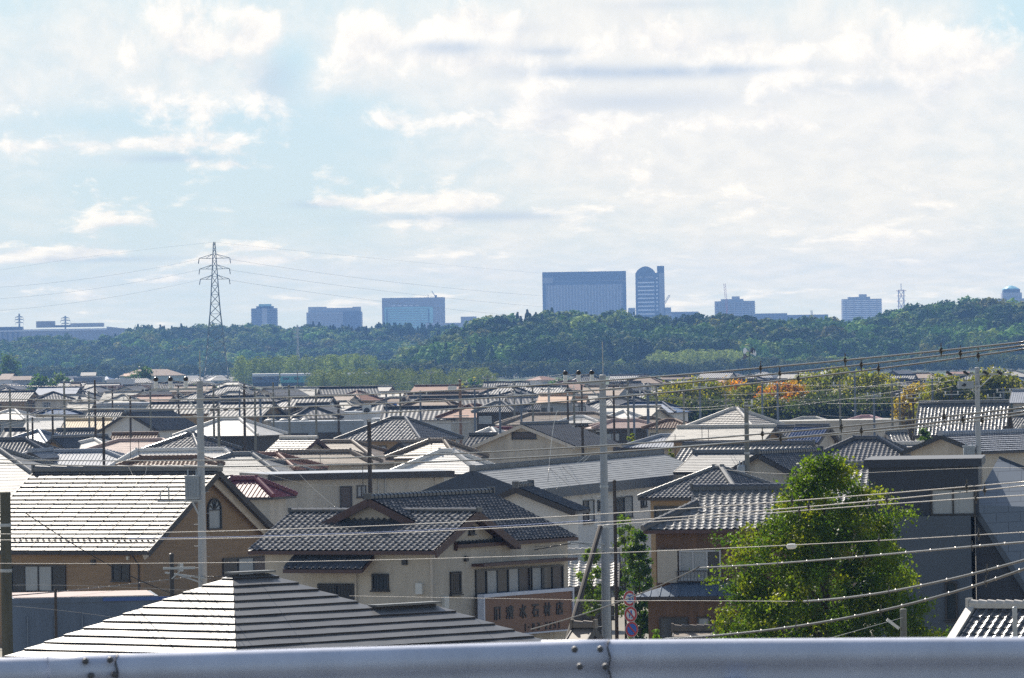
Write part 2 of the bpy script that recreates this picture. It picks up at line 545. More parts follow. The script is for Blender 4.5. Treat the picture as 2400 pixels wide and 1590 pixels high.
def build_house(loc, th, hr, he, l, rf, rb, typ, rmat, style, wall, label, s_px, lr=None, t=.5, oh=.55, ohg=.5,
                fascia='fascia', tw=.29, te=.26, cap=None, cap_seg=.3, name='house', cat='house', group=None, auto_win=0, board=None, seed=0, ground=0.0, cap_h=.24):
    """ridge along local x, front slope faces local -y. typ gable | hip | irimoya"""
    root = empty(name, (loc[0], loc[1], 0), th)
    tag(root, label, cat, group)
    if s_px < 26 and fascia == 'fascia': fascia = 'fascia_far'
    fine = s_px > 28
    caps = []
    k = (hr - he)
    def zat(y):
        return hr - k * (-y / rf if y < 0 else y / rb)
    if typ == 'gable':
        polys = [[(-l, -rf, he), (l, -rf, he), (l, 0, hr), (-l, 0, hr)], [(l, rb, he), (-l, rb, he), (-l, 0, hr), (l, 0, hr)]]
        caps = [((-l, 0, hr), (l, 0, hr))]
    elif typ == 'hip':
        if lr is None: lr = max(l - rf, .05)
        polys = [[(-l, -rf, he), (l, -rf, he), (lr, 0, hr), (-lr, 0, hr)], [(l, rb, he), (-l, rb, he), (-lr, 0, hr), (lr, 0, hr)],
                 [(l, -rf, he), (l, rb, he), (lr, 0, hr)], [(-l, rb, he), (-l, -rf, he), (-lr, 0, hr)]]
        caps = [((-lr, 0, hr), (lr, 0, hr))] + [((sx * lr, 0, hr), (sx * l, sy, he)) for sx in (-1, 1) for sy in (-rf, rb)]
    else:
        zt = he + k * t
        if lr is None: lr = l - t * rf
        yf, yb = -rf * (1 - t), rb * (1 - t)
        polys = [[(-l, -rf, he), (l, -rf, he), (lr, yf, zt), (-lr, yf, zt)], [(-lr - .3, yf, zt), (lr + .3, yf, zt), (lr + .3, 0, hr), (-lr - .3, 0, hr)],
                 [(l, rb, he), (-l, rb, he), (-lr, yb, zt), (lr, yb, zt)], [(lr + .3, yb, zt), (-lr - .3, yb, zt), (-lr - .3, 0, hr), (lr + .3, 0, hr)],
                 [(l, -rf, he), (l, rb, he), (lr, yb, zt), (lr, yf, zt)], [(-l, rb, he), (-l, -rf, he), (-lr, yf, zt), (-lr, yb, zt)]]
        caps = [((-lr - .3, 0, hr), (lr + .3, 0, hr))] + [((sx * lr, y0, zt), (sx * l, y1, he)) for sx in (-1, 1) for y0, y1 in ((yf, -rf), (yb, rb))]
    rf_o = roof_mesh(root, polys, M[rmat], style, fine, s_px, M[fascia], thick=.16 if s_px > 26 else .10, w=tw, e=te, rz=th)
    if cap is not False and s_px > 8:
        ridge_caps(rf_o, caps, M[cap or rmat], fine=fine, w=.28 if fine else .3, h=cap_h, seg=cap_seg)
    # walls
    mb = MB()
    wl, wf, wb = l - ohg, rf - oh, rb - oh
    zw = lambda y: zat(y) - .17
    x0, x1 = -wl, wl
    if typ == 'gable':
        pent = [(-wf, ground), (wb, ground), (wb, zw(wb)), (0, hr - .17), (-wf, zw(-wf))]
    else:
        top = he + .1
        pent = [(-wf, ground), (wb, ground), (wb, top), (-wf, top)]
    n_ = len(pent)
    for i in range(n_):
        a, b = pent[i], pent[(i + 1) % n_]
        mb.face([(x0, a[0], a[1]), (x1, a[0], a[1]), (x1, b[0], b[1]), (x0, b[0], b[1])])
    mb.face([(x1, y, z) for y, z in pent]); mb.face([(x0, y, z) for y, z in pent][::-1])
    if typ == 'irimoya':
        for sx in (-1, 1):
            pts = [(sx * (lr - .02), yf, zt - .05), (sx * (lr - .02), yb, zt - .05), (sx * (lr - .02), 0, hr - .18)]
            mb.face(pts if sx > 0 else pts[::-1])
    mb.build('wall', M[wall], root)
    if typ == 'gable' and board is not False and s_px > 14:
        for sx in (-1, 1):
            bm_ = MB()
            for y in (-rf, rb):
                bm_.bar((sx * (l + .02), y, he - .13), (sx * (l + .02), 0, hr - .13), .05, .3 if s_px > 30 else .28, (0, 0, 1))
            bm_.build('bargeboard', M[board or fascia], root)
    h = House()
    h.root, h.th, h.loc, h.hr, h.he, h.l, h.rf, h.rb, h.wl, h.wf, h.wb, h.s = root, th, Vector((loc[0], loc[1], 0)), hr, he, l, rf, rb, wl, wf, wb, s_px
    h.label = label
    if auto_win:
        r_ = random.Random(seed)
        for i in range(auto_win):
            ww = r_.choice((1.2, 1.7, 1.7, 2.4)); hh = r_.choice((.9, 1.2))
            face = 'F' if i % 2 == 0 or typ != 'gable' else ('R' if th < 0 else 'L')
            if face == 'F':
                u0 = r_.uniform(-.75, .75) * max(wl - ww / 2, .1)
                if i == 0: u0 = -wl * .5
                if i == 2: u0 = wl * .45
                window(root, (u0, -wf, he - .5 - hh / 2), (1, 0, 0), (0, -1, 0), ww, hh, 2, r_.choice(('glass', 'curtain')), r_.choice(('frame', 'frame_light')))
            else:
                sg = 1 if face == 'R' else -1
                window(root, (sg * wl, r_.uniform(-.4, .4) * wf, he - .3 - hh / 2), (0, sg, 0), (sg, 0, 0), min(ww, 1.7), hh, 2, 'glass', 'frame')
    ALL_HOUSES.append(h)
    return h

def face_plane(h, face):
    Rz = Matrix.Rotation(h.th, 3, 'Z')
    o, u, n = {'F': ((0, -h.wf, 0), (1, 0, 0), (0, -1, 0)), 'R': ((h.wl, 0, 0), (0, 1, 0), (1, 0, 0)), 'L': ((-h.wl, 0, 0), (0, -1, 0), (-1, 0, 0))}[face]
    return Vector(o), Vector(u), Vector(n), Rz

def on_face(h, o, u, n, Rz, px, py):
    d = P(px, py, 1.0) - Vector((0, 0, H))
    ow = h.loc + Rz @ o; nw = Rz @ n
    c = Vector((0, 0, H))
    t = (ow - c).dot(nw) / d.dot(nw)
    w = c + d * t
    loc = Rz.transposed() @ (w - h.loc)
    return (loc - o).dot(u), loc.z

def win_px(h, face, x0, y0, x1, y1, cols=2, pane='glass', frame='frame', plane=None, **kw):
    o, u, n, Rz = plane or face_plane(h, face)
    ym = (y0 + y1) / 2; xm = (x0 + x1) / 2
    ua = on_face(h, o, u, n, Rz, x0, ym)[0]; ub = on_face(h, o, u, n, Rz, x1, ym)[0]
    za = on_face(h, o, u, n, Rz, xm, y0)[1]; zb = on_face(h, o, u, n, Rz, xm, y1)[1]
    c = o + u * ((ua + ub) / 2) + Vector((0, 0, (za + zb) / 2))
    return window(h.root, c, u, n, abs(ub - ua), abs(za - zb), cols, pane, frame, **kw)

AUTO = {'kawara': 'kawara', 'kawara_silver': 'kawara', 'white_tile': 'flat', 'flat_tile': 'flat', 'rust_tile': 'kawara', 'orange_tile': 'kawara', 'blue_tile': 'kawara',
        'slate': 'slate', 'brown_slate': 'slate', 'pale_slate': 'slate', 'slate_dark': 'slate', 'white_metal_roof': 'slate', 'thick_slate': 'thick',
        'metal_gray': 'seam', 'gold_metal': 'seam', 'pink_metal': 'slate', 'rust_metal': 'seam', 'maroon_metal': 'seam', 'blue_metal': 'seam', 'pink_tile': 'slate'}

def roofpx(xl, yl, xr, yr, ye, th, hr, typ, rmat, wall, label, pitch=.45, dx=None, k=1.0, D=None, win=1, style=None, **kw):
    """house whose ridge spans (xl,yl)-(xr,yr) in the photograph, front eave at ye; th = yaw in degrees"""
    th_ = math.radians(th)
    xm, ym = (xl + xr) / 2, (yl + yr) / 2
    if D is None: D = depth_of(xm, ym, hr)
    else: hr = H - level(xm, ym)[1] / F * D
    s = F / D
    Lr = (xr - xl) / s / math.cos(th_)
    c = P(xm, ym, D)
    lev_e = level(xm, ye)[1]
    if dx is not None:
        r = abs(dx) / s / abs(math.sin(th_))
        he = H - lev_e * (D - r * math.cos(th_)) / F
    else:
        lo, hi = .3, 30.0
        for _ in range(40):
            r = (lo + hi) / 2
            if F * (H - hr + pitch * r) / (D - r * math.cos(th_)) < lev_e: lo = r
            else: hi = r
        he = hr - pitch * r
    he = max(he, 2.2)
    if typ == 'gable': l, lr = Lr / 2, None
    else: lr = max(Lr / 2, .05); l = lr + r * k * (kw.get('t', .5) if typ == 'irimoya' else 1)
    style = style or AUTO.get(rmat, 'plain')
    return build_house((c.x, D), th_, hr, he, l, r, r, typ, rmat, style, wall, label, s, lr=lr, auto_win=win, seed=int(xl + yl), group=kw.pop('group', 'houses of the town'), **kw)

def gablepx(x, y, ye, th, hr, rpx, L, rmat, wall, label, D=None, win=0, style=None, ov=0.0, **kw):
    """house seen gable end first: apex at (x,y), eaves at ye, half width rpx pixels, ridge runs away along th degrees for L metres"""
    th_ = math.radians(th)
    if D is None: D = depth_of(x, y, hr)
    else: hr = H - level(x, y)[1] / F * D
    s = F / D
    a = P(x, y, D)
    r = rpx / s / math.sin(th_)
    he = H - level(x, ye)[1] * D / F
    d = Vector((math.cos(th_), math.sin(th_), 0))
    c = a + d * (L / 2)
    style = style or AUTO.get(rmat, 'plain')
    # local x runs away from the viewer: the gable end that shows is local -x
    return build_house((c.x, c.y), th_, hr, he, L / 2, r, r, 'gable', rmat, style, wall, label, s, auto_win=win, seed=int(x + y), group=kw.pop('group', 'houses of the town'), **kw)

def flatpx(x0, x1, ytop, D, depth, wall, label, yaw=0, trim='fascia', trim_h=.25, roofm='metal_gray', ov=.15, win=(), name='flat_roofed_building', group='houses of the town', base=0.0):
    """flat-roofed block: front wall spans x0..x1, top edge at ytop, at distance D"""
    th_ = math.radians(yaw)
    s = F / D
    xm = (x0 + x1) / 2
    c = P(xm, ytop, D)
    w = (x1 - x0) / s / math.cos(th_)
    z = c.z
    nb = Vector((-math.sin(th_), math.cos(th_), 0))
    root = empty(name, (c.x, c.y, 0), th_)
    tag(root, label, 'building', group)
    mb = MB(); mb.box((0, depth / 2, (z - trim_h + base) / 2), (w, depth, z - trim_h - base)); mb.build('wall', M[wall], root)
    mb = MB(); mb.box((0, depth / 2, z - trim_h / 2), (w + 2 * ov, depth + 2 * ov, trim_h)); mb.build('parapet', M[trim], root)
    mb = MB(); mb.box((0, depth / 2, z + .01), (w + 2 * ov - .3, depth + 2 * ov - .3, .03)); mb.build('roof', M[roofm], root)
    h = House(); h.root, h.th, h.loc, h.wl, h.wf, h.s = root, th_, Vector((c.x, c.y, 0)), w / 2, 0.0, s
    h.z = z; h.label = label
    for q in win:
        win_px(h, 'F', *q[:4], cols=q[4], pane=q[5])
    return h
# ------------------------------------------------------------------ near houses
# brown house with pale flat tiles, gable turned to the right
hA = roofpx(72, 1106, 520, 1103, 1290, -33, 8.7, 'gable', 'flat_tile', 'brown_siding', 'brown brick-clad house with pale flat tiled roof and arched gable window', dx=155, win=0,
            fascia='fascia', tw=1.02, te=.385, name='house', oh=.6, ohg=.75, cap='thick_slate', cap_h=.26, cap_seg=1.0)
win_px(hA, 'F', 27, 1325, 155, 1388, 4, ('glass', 'curtain', 'curtain', 'glass'))
win_px(hA, 'F', 263, 1323, 305, 1362, 2)
win_px(hA, 'R', 486, 1170, 516, 1240, 1, 'curtain', arch=True)
win_px(hA, 'R', 521, 1306, 630, 1350, 3, ('glass', 'curtain', 'shutter'))
mb = MB()
for sy in (-1, 1):
    mb.bar((hA.wl + .35, sy * hA.rf * .98, hA.he - .2), (hA.wl + .35, 0, hA.hr - .35), .5, .06, (1, 0, 0))
mb.build('soffit', M['fascia_cream'], hA.root)
mb = MB()
mb.tube([(hA.l - .9, -hA.rf + .05, hA.he - .12), (-hA.l, -hA.rf + .05, hA.he - .12)], .07)
mb.build('gutter', M['fascia'], hA.root)
mb = MB()
mb.tube([(hA.wl - .25, -hA.rf + .05, hA.he - .2), (hA.wl - .25, -hA.wf - .06, hA.he - .7), (hA.wl - .25, -hA.wf - .06, .2)], .04)
mb.build('downpipe', M['fascia'], hA.root)
# row of snow guards above the eave
kk = (hA.hr - hA.he) / hA.rf
i = -hA.l + .2
while i < hA.l:
    mb = MB(); mb.box((i, -hA.rf + .75, hA.he + .75 * kk + .07), (.09, .05, .12)); i += .36; mb.build('snow_guard', M['fascia'], hA.root)

# stone dealer's house: front wing with the gable to the right, main roof behind with its own gable
sB = 57.5
DB = F / sB
cB = P(900.5, 1199.5, DB)
thB = math.radians(-30)
rB = empty('house', (cB.x, DB, 0), thB)
tag(rB, 'cream stone dealer house with dark glazed tiles and crossing gables', 'house', 'houses of the town')
hrN = cB.z; heN = hrN - 1.48; rN = 3.45; lN = 4.42
hrM = hrN + .55; vM0, vM1, uM, rM = -1.06, 8.8, -.1, 4.2; heM = hrM - .44 * rM
polys = [[(-lN, -rN, heN), (lN, -rN, heN), (lN, 0, hrN), (-lN, 0, hrN)], [(lN, rN, heN), (-lN, rN, heN), (-lN, 0, hrN), (lN, 0, hrN)],
         [(uM + rM, vM0, heM), (uM + rM, vM1, heM), (uM, vM1, hrM), (uM, vM0, hrM)], [(uM - rM, vM1, heM), (uM - rM, vM0, heM), (uM, vM0, hrM), (uM, vM1, hrM)]]
rf_o = roof_mesh(rB, polys, M['kawara'], 'kawara', True, sB, M['fascia_red'], w=.285, e=.25, rz=thB)
ridge_caps(rf_o, [((-lN, 0, hrN), (lN, 0, hrN))], M['kawara'], h=.13)
ridge_caps(rf_o, [((uM, vM0, hrM), (uM, vM1, hrM))], M['kawara'], h=.17)
mb = MB()
wl = lN - .5
pent = [(-2.95, 0), (vM1 - .6, 0), (vM1 - .6, heM + .05), (2.0, heM + .05), (2.0, hrN - 2.0 * 1.48 / rN - .2), (0, hrN - .2), (-2.95, heN + .5 * .43 - .17)]
n_ = len(pent)
for i in range(n_):
    a, b = pent[i], pent[(i + 1) % n_]
    mb.face([(-wl, a[0], a[1]), (wl, a[0], a[1]), (wl, b[0], b[1]), (-wl, b[0], b[1])])
mb.face([(wl, 0, hrN - .2)] + [(wl, y, z) for y, z in [pent[6], pent[0], pent[1], pent[2], pent[3], pent[4]]])
mb.face([(-wl, 0, hrN - .2)] + [(-wl, y, z) for y, z in [pent[4], pent[3], pent[2], pent[1], pent[0], pent[6]]])
# gable wall of the main roof
g = .44
mb.face([(uM - rM + .6, vM0 + .35, heM), (uM + rM - .6, vM0 + .35, heM), (uM + rM - .6, vM0 + .35, heM + .6 * g - .18), (uM, vM0 + .35, hrM - .2), (uM - rM + .6, vM0 + .35, heM + .6 * g - .18)])
mb.build('wall', M['cream'], rB)
mb = MB()
for sx in (-1, 1):
    mb.bar((uM + sx * rM, vM0 - .02, heM - .14), (uM, vM0 - .02, hrM - .14), .3, .06, (0, 1, 0))
mb.build('bargeboard', M['fascia_red'], rB)
for sx in (1,):
    mb = MB()
    for y in (-rN, rN * .9):
        mb.bar((sx * (lN + .02), y, hrN - 1.48 * abs(y) / rN - .14), (sx * (lN + .02), 0, hrN - .14), .06, .32)
    mb.build('bargeboard', M['fascia_red'], rB)
hB = House(); hB.root, hB.th, hB.loc, hB.wl, hB.wf, hB.s = rB, thB, Vector((cB.x, DB, 0)), wl, 2.95, sB
hB.label = 'stone dealer'
win_px(hB, 'R', 1054, 1340, 1079, 1393, 1, 'glass', bars=True)
win_px(hB, 'R', 1113, 1332, 1240, 1394, 5, ('glass', 'curtain', 'glass', 'curtain', 'shutter'))
win_px(hB, 'R', 1243, 1326, 1318, 1386, 3, ('curtain', 'glass', 'shutter'))
win_px(hB, 'R', 1098, 1234, 1110, 1252, 1, 'shutter')
win_px(hB, 'F', 873, 1345, 912, 1384, 1, 'glass', bars=True)
win_px(hB, 'F', 746, 1368, 834, 1420, 2, 'glass', bars=True)
# canopy over the big windows, small tiled awning on the front wall, pipes
o, u, n, Rz = face_plane(hB, 'R')
ua = on_face(hB, o, u, n, Rz, 1105, 1320)[0]; ub, zc = on_face(hB, o, u, n, Rz, 1325, 1310)
mb = MB(); mb.box((wl + .3, (ua + ub) / 2, zc), (.6, abs(ub - ua), .12)); mb.build('window_canopy', M['fascia_red'], rB)
o, u, n, Rz = face_plane(hB, 'F')
ua, za = on_face(hB, o, u, n, Rz, 708, 1318); ub, zb = on_face(hB, o, u, n, Rz, 868, 1318)
aw = [[(ua - .3, -2.95 - 1.0, za - .25), (ub + .2, -2.95 - 1.0, za - .25), (ub + .2, -2.95, za + .3), (ua - .3, -2.95, za + .3)]]
roof_mesh(rB, aw, M['kawara'], 'kawara', True, sB, M['fascia_red'], w=.285, e=.25, rz=thB).name = 'awning'
mb = MB(); mb.tube([(wl + .05, -2.95 - .05, heN), (wl + .05, -2.95 - .05, .2)], .05); mb.build('downpipe', M['fascia_cream'], rB)
u2 = on_face(hB, o, u, n, Rz, 836, 1400)[0]
mb = MB(); mb.tube([(u2, -3.02, za - .3), (u2, -3.02, .2)], .045); mb.build('downpipe', M['fascia_cream'], rB)

def fitting(h, face, px_, py_, w, hh, d, name, m):
    o, u, n, Rz = face_plane(h, face)
    a, z = on_face(h, o, u, n, Rz, px_, py_)
    c = o + u * a + n * (d / 2) + Vector((0, 0, z))
    mb = MB(); mb.box(c, (w, d, hh), Matrix((u, n, Vector((0, 0, 1)))).transposed()); mb.build(name, M[m], h.root)
fitting(hB, 'F', 985, 1380, .3, .45, .14, 'meter_box', 'ac_white'); fitting(hB, 'F', 950, 1318, .22, .22, .12, 'vent_hood', 'frame'); fitting(hB, 'R', 1090, 1310, .22, .22, .12, 'vent_hood', 'frame')
fitting(hB, 'R', 1040, 1412, .35, .5, .15, 'meter_box', 'ac_white'); fitting(hA, 'F', 220, 1318, .24, .24, .12, 'vent_hood', 'frame'); fitting(hA, 'F', 302, 1308, .14, .2, .14, 'wall_lamp', 'ac_white')
fitting(hA, 'R', 420, 1330, .3, .42, .15, 'meter_box', 'ac_white'); fitting(hA, 'R', 505, 1365, .22, .22, .12, 'vent_hood', 'frame')
mb = MB(); mb.tube([(hA.wl + .05, hA.wf - .5, hA.he + .3), (hA.wl + .05, hA.wf - .5, .2)], .04); mb.build('downpipe', M['fascia'], hA.root)

# shop sign on the right-hand wall
o, u, n, Rz = face_plane(hB, 'R')
o2 = Vector((wl + .5, 0, 0))
pl = (o2, u, n, Rz)
a0, zt0 = on_face(hB, *pl, 1134, 1398); a1, zt1 = on_face(hB, *pl, 1341, 1384)
zb1 = on_face(hB, *pl, 1341, 1474)[1]
zt = (zt0 + zt1) / 2; zbm = zb1
sc = Rz @ Vector((wl + .5, (a0 + a1) / 2, 0)) + hB.loc
sg = empty('shop_sign', (sc.x, sc.y, 0), thB)
tag(sg, 'brown stone shop signboard with dark lettering and pale frame', 'sign')
W2 = (a1 - a0) / 2
mb = MB(); mb.box((-.12, 0, (zt + zbm) / 2), (.2, 2 * W2, zt - zbm)); mb.build('board', M['sign_board'], sg)
mb = MB()
mb.box((-.1, 0, zt + .03), (.32, 2 * W2 + .14, .14)); mb.box((-.1, 0, zbm - .03), (.3, 2 * W2 + .14, .06))
for q in (-1, 1): mb.box((-.1, q * (W2 + .04), (zt + zbm) / 2), (.3, .09, zt - zbm - .02))
mb.build('frame', M['sign_frame'], sg)
for q in (-1, 1):
    mb = MB(); mb.bar((-.2, q * W2 * .7, zt - .5), (-.62, q * W2 * .7, zt - .5), .08); mb.build('bracket', M['frame'], sg)
GL = {'gate': [(.08, .95, .92, .95), (.12, .95, .12, 0), (.88, .95, .88, .05), (.4, .75, .4, 0), (.4, .35, .6, .35)],
      'kiyo': [(.05, .85, .2, .75), (0, .6, .16, .52), (.02, .05, .2, .35), (.35, .9, 1, .9), (.42, .78, .93, .78), (.3, .64, 1, .64), (.66, 1, .66, .64), (.45, .5, .45, 0), (.9, .5, .9, 0), (.45, .5, .9, .5), (.45, .34, .9, .34), (.45, .2, .9, .2)],
      'mizu': [(.5, 1, .5, 0), (.5, 0, .38, .1), (.08, .68, .36, .68), (.36, .68, .05, .15), (.9, .85, .58, .6), (.55, .6, .98, .05)],
      'ishi': [(.05, .92, .98, .92), (.5, .92, .08, .3), (.3, .52, .9, .52), (.3, .52, .3, .02), (.9, .52, .9, .02), (.3, .05, .9, .05)],
      'zai': [(.02, .72, .48, .72), (.26, 1, .26, 0), (.26, .7, .02, .25), (.26, .7, .46, .4), (.52, .72, 1, .72), (.8, 1, .8, 0), (.8, .02, .66, .1), (.8, .7, .52, .22)],
      'ten': [(.5, 1, .5, .88), (.08, .86, .98, .86), (.12, .86, .02, .05), (.55, .78, .55, .42), (.55, .62, .85, .62), (.3, .4, .88, .4), (.3, .4, .3, .02), (.88, .4, .88, .02), (.3, .05, .88, .05)],
      '1': [(.5, 1, .5, 0)], '-': [(.2, .5, .8, .5)],
      '2': [(.1, .9, .85, .98), (.85, .98, .85, .6), (.85, .6, .1, .05), (.1, .04, .9, .04)],
      '5': [(.85, .96, .15, .96), (.15, .96, .15, .55), (.15, .55, .85, .55), (.85, .55, .85, .08), (.85, .06, .1, .06)],
      '8': [(.15, .96, .85, .96), (.15, .5, .85, .5), (.15, .04, .85, .04), (.15, .96, .15, .04), (.85, .96, .85, .04)],
      '3': [(.15, .95, .85, .95), (.85, .95, .85, .05), (.3, .52, .85, .52), (.15, .05, .85, .05)],
      '0': [(.15, .96, .85, .96), (.15, .04, .85, .04), (.15, .96, .15, .04), (.85, .96, .85, .04)]}
def glyph(mb, key, cx, z0, w, h, th, x=0.0, fn=None):
    for a in GL[key]:
        p = Vector((x, cx - w / 2 + a[0] * w, z0 + a[1] * h)); q = Vector((x, cx - w / 2 + a[2] * w, z0 + a[3] * h))
        d = (q - p).normalized() * th * .4
        if fn: p, q = fn(p), fn(q)
        mb.bar(p - d, q + d, .02, th, (0, 0, 1) if abs((q - p).normalized().z) < .9 else (0, 1, 0)) if False else mb.bar(p - d, q + d, th, .03, (1, 0, 0))
for key, px_ in zip(('gate', 'kiyo', 'mizu', 'ishi', 'zai', 'ten'), (1166, 1195, 1226, 1255, 1283, 1312)):
    yy, zz = on_face(hB, *pl, px_, 1424)
    mb = MB(); glyph(mb, key, yy - (a0 + a1) / 2, zbm + (zt - zbm) * .40, .52, .5, .075); mb.build('character', M['ink'], sg)
for key, px_ in zip(('1', '-', '8', '3', '-', '2', '2', '5', '1'), (1231, 1240, 1250, 1262, 1271, 1280, 1290, 1300, 1310)):
    yy, zz = on_face(hB, *pl, px_, 1424)
    mb = MB(); glyph(mb, key, yy - (a0 + a1) / 2, zbm + (zt - zbm) * .05, .16, .27, .05); mb.build('digit', M['ink'], sg)

# near hipped roof in front of the rail, thick-butted slates
sF = 97.0
DF = F / sF
aF = P(546, 1350, DF)
phi = math.radians(48)
rF = empty('house', (aF.x, DF, 0), phi)
tag(rF, 'hipped house roof of thick stepped grey slates just beyond the guard rail', 'house', 'houses of the town')
zA = aF.z; pF = .48; R_ = 5.6
def zF(t): return zA - pF * t
# local x along the ridge (away to the right), local -y to the right
w2 = R_ - 1.84
polys = [[(-R_, -R_, zF(R_)), (1.2 + R_, -R_, zF(R_)), (1.2, 0, zA), (0, 0, zA)],
         [(-R_, R_, zF(R_)), (-R_, -R_, zF(R_)), (0, 0, zA)],
         [(1.2 + R_, R_, zF(R_)), (-R_, R_, zF(R_)), (0, 0, zA), (1.2, 0, zA)],
         [(1.2 + R_, -R_, zF(R_)), (5.14 + w2, -R_, zF(R_)), (5.14, -1.84, zF(1.84)), (3.04, -1.84, zF(1.84))],
         [(5.14 + w2, -R_, zF(R_)), (5.14 + w2, -1.84 + w2, zF(R_)), (5.14, -1.84, zF(1.84))],
         [(5.14 + w2, -1.84 + w2, zF(R_)), (3.04 + w2, -1.84 + w2, zF(R_)), (3.04, -1.84, zF(1.84)), (5.14, -1.84, zF(1.84))],
         [(1.2 + R_, 1.0, zF(R_)), (1.2 + R_, R_, zF(R_)), (1.2, 0, zA)]]
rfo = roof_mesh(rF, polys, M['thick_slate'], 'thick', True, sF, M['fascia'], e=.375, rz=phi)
for q_ in (((0, 0, zA), (1.2, 0, zA)), ((3.04, -1.84, zF(1.84)), (5.14, -1.84, zF(1.84)))):
    mb = MB(); mb.bar(Vector(q_[0]) + Vector((-.12, 0, .07)), Vector(q_[1]) + Vector((.12, 0, .07)), .34, .05); mb.build('ridge_cap', M['thick_slate'], rfo)
mb = MB()
mb.box((.9, 0, (zF(R_) - .1) / 2), (2 * R_ + .2, 2 * R_ - 1.2, zF(R_) - .1))
mb.box((5.14 + w2 - 2.6, -2.4, (zF(R_) - .12) / 2), (4, 2 * w2 - 1.2, zF(R_) - .12))
mb.build('wall', M['beige'], rF)

# dark modern house at the right: tower block, lower block and a steep slate slope
sG = 62.0
DG = F / sG
def G(px, py, d=0.0): return P(px, py, DG + d)
c0 = G(2165, 1300)
rG = empty('house', (0, 0, 0))
tag(rG, 'dark navy modern house with flat parapet and long steep slate slope', 'house', 'houses of the town')
zt = G(2165, 1076).z; zl = G(2165, 1210).z
x0 = G(2037, 1200).x; x1 = G(2292, 1076).x; xb = G(2276, 1300).x
mb = MB(); mb.box(((x0 + x1) / 2, DG + 4, (zl + zt) / 2 - .15), (x1 - x0, 8, zt - zl - .3)); mb.build('tower_wall', M['navy_wall'], rG)
mb = MB(); mb.box(((x0 + x1) / 2 - .02, DG + 4, zt - .15), (x1 - x0 + .3, 8.3, .3)); mb.build('parapet', M['navy_wall'], rG)
mb = MB(); mb.box(((x0 + xb) / 2 + .1, DG + 3.9, zl / 2), (xb - x0 - .2, 8.2, zl)); mb.build('wall', M['navy_wall2'], rG)
# body under the slope
A_ = G(2283, 1183, .3); B_ = G(2376, 1336, .3); B2 = G(2420, 1408, .3)
T0 = G(2290, 1074, 9.0); T1 = G(2480, 1150, 9.0); U0 = G(2294, 1074, 3)
mb = MB()
low = [Vector((A_.x, A_.y, 0)), Vector((B2.x + 1.2, B2.y, 0))]
nb = [A_, B_, B2, B2 + (B2 - B_) * .9]
mb.face([(p.x, p.y + .15, p.z - .12) for p in nb[::-1]] + [(A_.x, A_.y + .15, 0), (nb[-1].x, nb[-1].y + .15, 0)])
mb.face([(A_.x, A_.y + .15, 0), (A_.x, A_.y + .15, A_.z), (A_.x, A_.y + 8, A_.z), (A_.x, A_.y + 8, 0)])
mb.build('gable_wall', M['navy_wall'], rG)
mb = MB()
E0, E1 = A_ + Vector((-.12, 0, 0)), nb[-1] + Vector((0, 0, 0))
top = [E0, E1, T1 + (T1 - T0) * .6, T0 + Vector((.05, 0, 0))]
mb.face(top, [(p.x - E0.x, (p.z - E1.z) * 1.15) for p in top])
for i in range(4):
    j = (i + 1) % 4
    mb.face([top[i], top[i] - Vector((0, 0, .16)), top[j] - Vector((0, 0, .16)), top[j]])
def big_slate():
    m = mat('large_format_slate', (.13, .155, .19), .55, .1, 1.2)
    nt = m.node_tree; N = nt.nodes; L = nt.links
    uv = N.new('ShaderNodeUVMap'); uv.uv_map = 'UVMap'
    br = N.new('ShaderNodeTexBrick'); br.inputs['Scale'].default_value = 1.0
    br.inputs['Brick Width'].default_value = .9; br.inputs['Row Height'].default_value = .42; br.inputs['Mortar Size'].default_value = .012
    br.inputs['Color1'].default_value = (.13, .155, .19, 1); br.inputs['Color2'].default_value = (.12, .145, .18, 1); br.inputs['Mortar'].default_value = (.05, .06, .075, 1)
    L.new(uv.outputs['UV'], br.inputs['Vector'])
    L.new(br.outputs['Color'], N['Principled BSDF'].inputs['Base Color'])
    return m
M['big_slate'] = big_slate()
mb.build('roof', M['big_slate'], rG)
mb = MB()
mb.bar(E0 + Vector((0, -.05, 0)), E1 + Vector((0, -.05, 0)), .12, .2); mb.build('roof_edge', M['navy_wall2'], rG)
mb = MB(); mb.bar(top[3], top[2], .12, .16); mb.build('roof_edge', M['navy_wall2'], rG)
hG = House(); hG.root, hG.th, hG.loc, hG.wl, hG.wf, hG.s = rG, 0.0, Vector((0, 0, 0)), 0, 0, sG
def gplane(y): return (Vector((0, y, 0)), Vector((1, 0, 0)), Vector((0, -1, 0)), Matrix.Identity(3))
win_px(hG, 'F', 2181, 1144, 2286, 1208, 2, 'curtain', plane=gplane(DG - .01), name='window')
win_px(hG, 'F', 2216, 1362, 2245, 1454, 1, 'glass', plane=gplane(DG - .21))
ang_ = math.radians(-5); pv_ = Vector((x0, DG, 0)); rG.rotation_euler = (0, 0, ang_); rG.location = pv_ - Matrix.Rotation(ang_, 3, 'Z') @ pv_
mb = MB(); mb.tube([(xb + 1.9, DG + .2, 4.2), (xb + 1.9, DG + .2, .1)], .05); mb.build('downpipe', M['black'], rG)

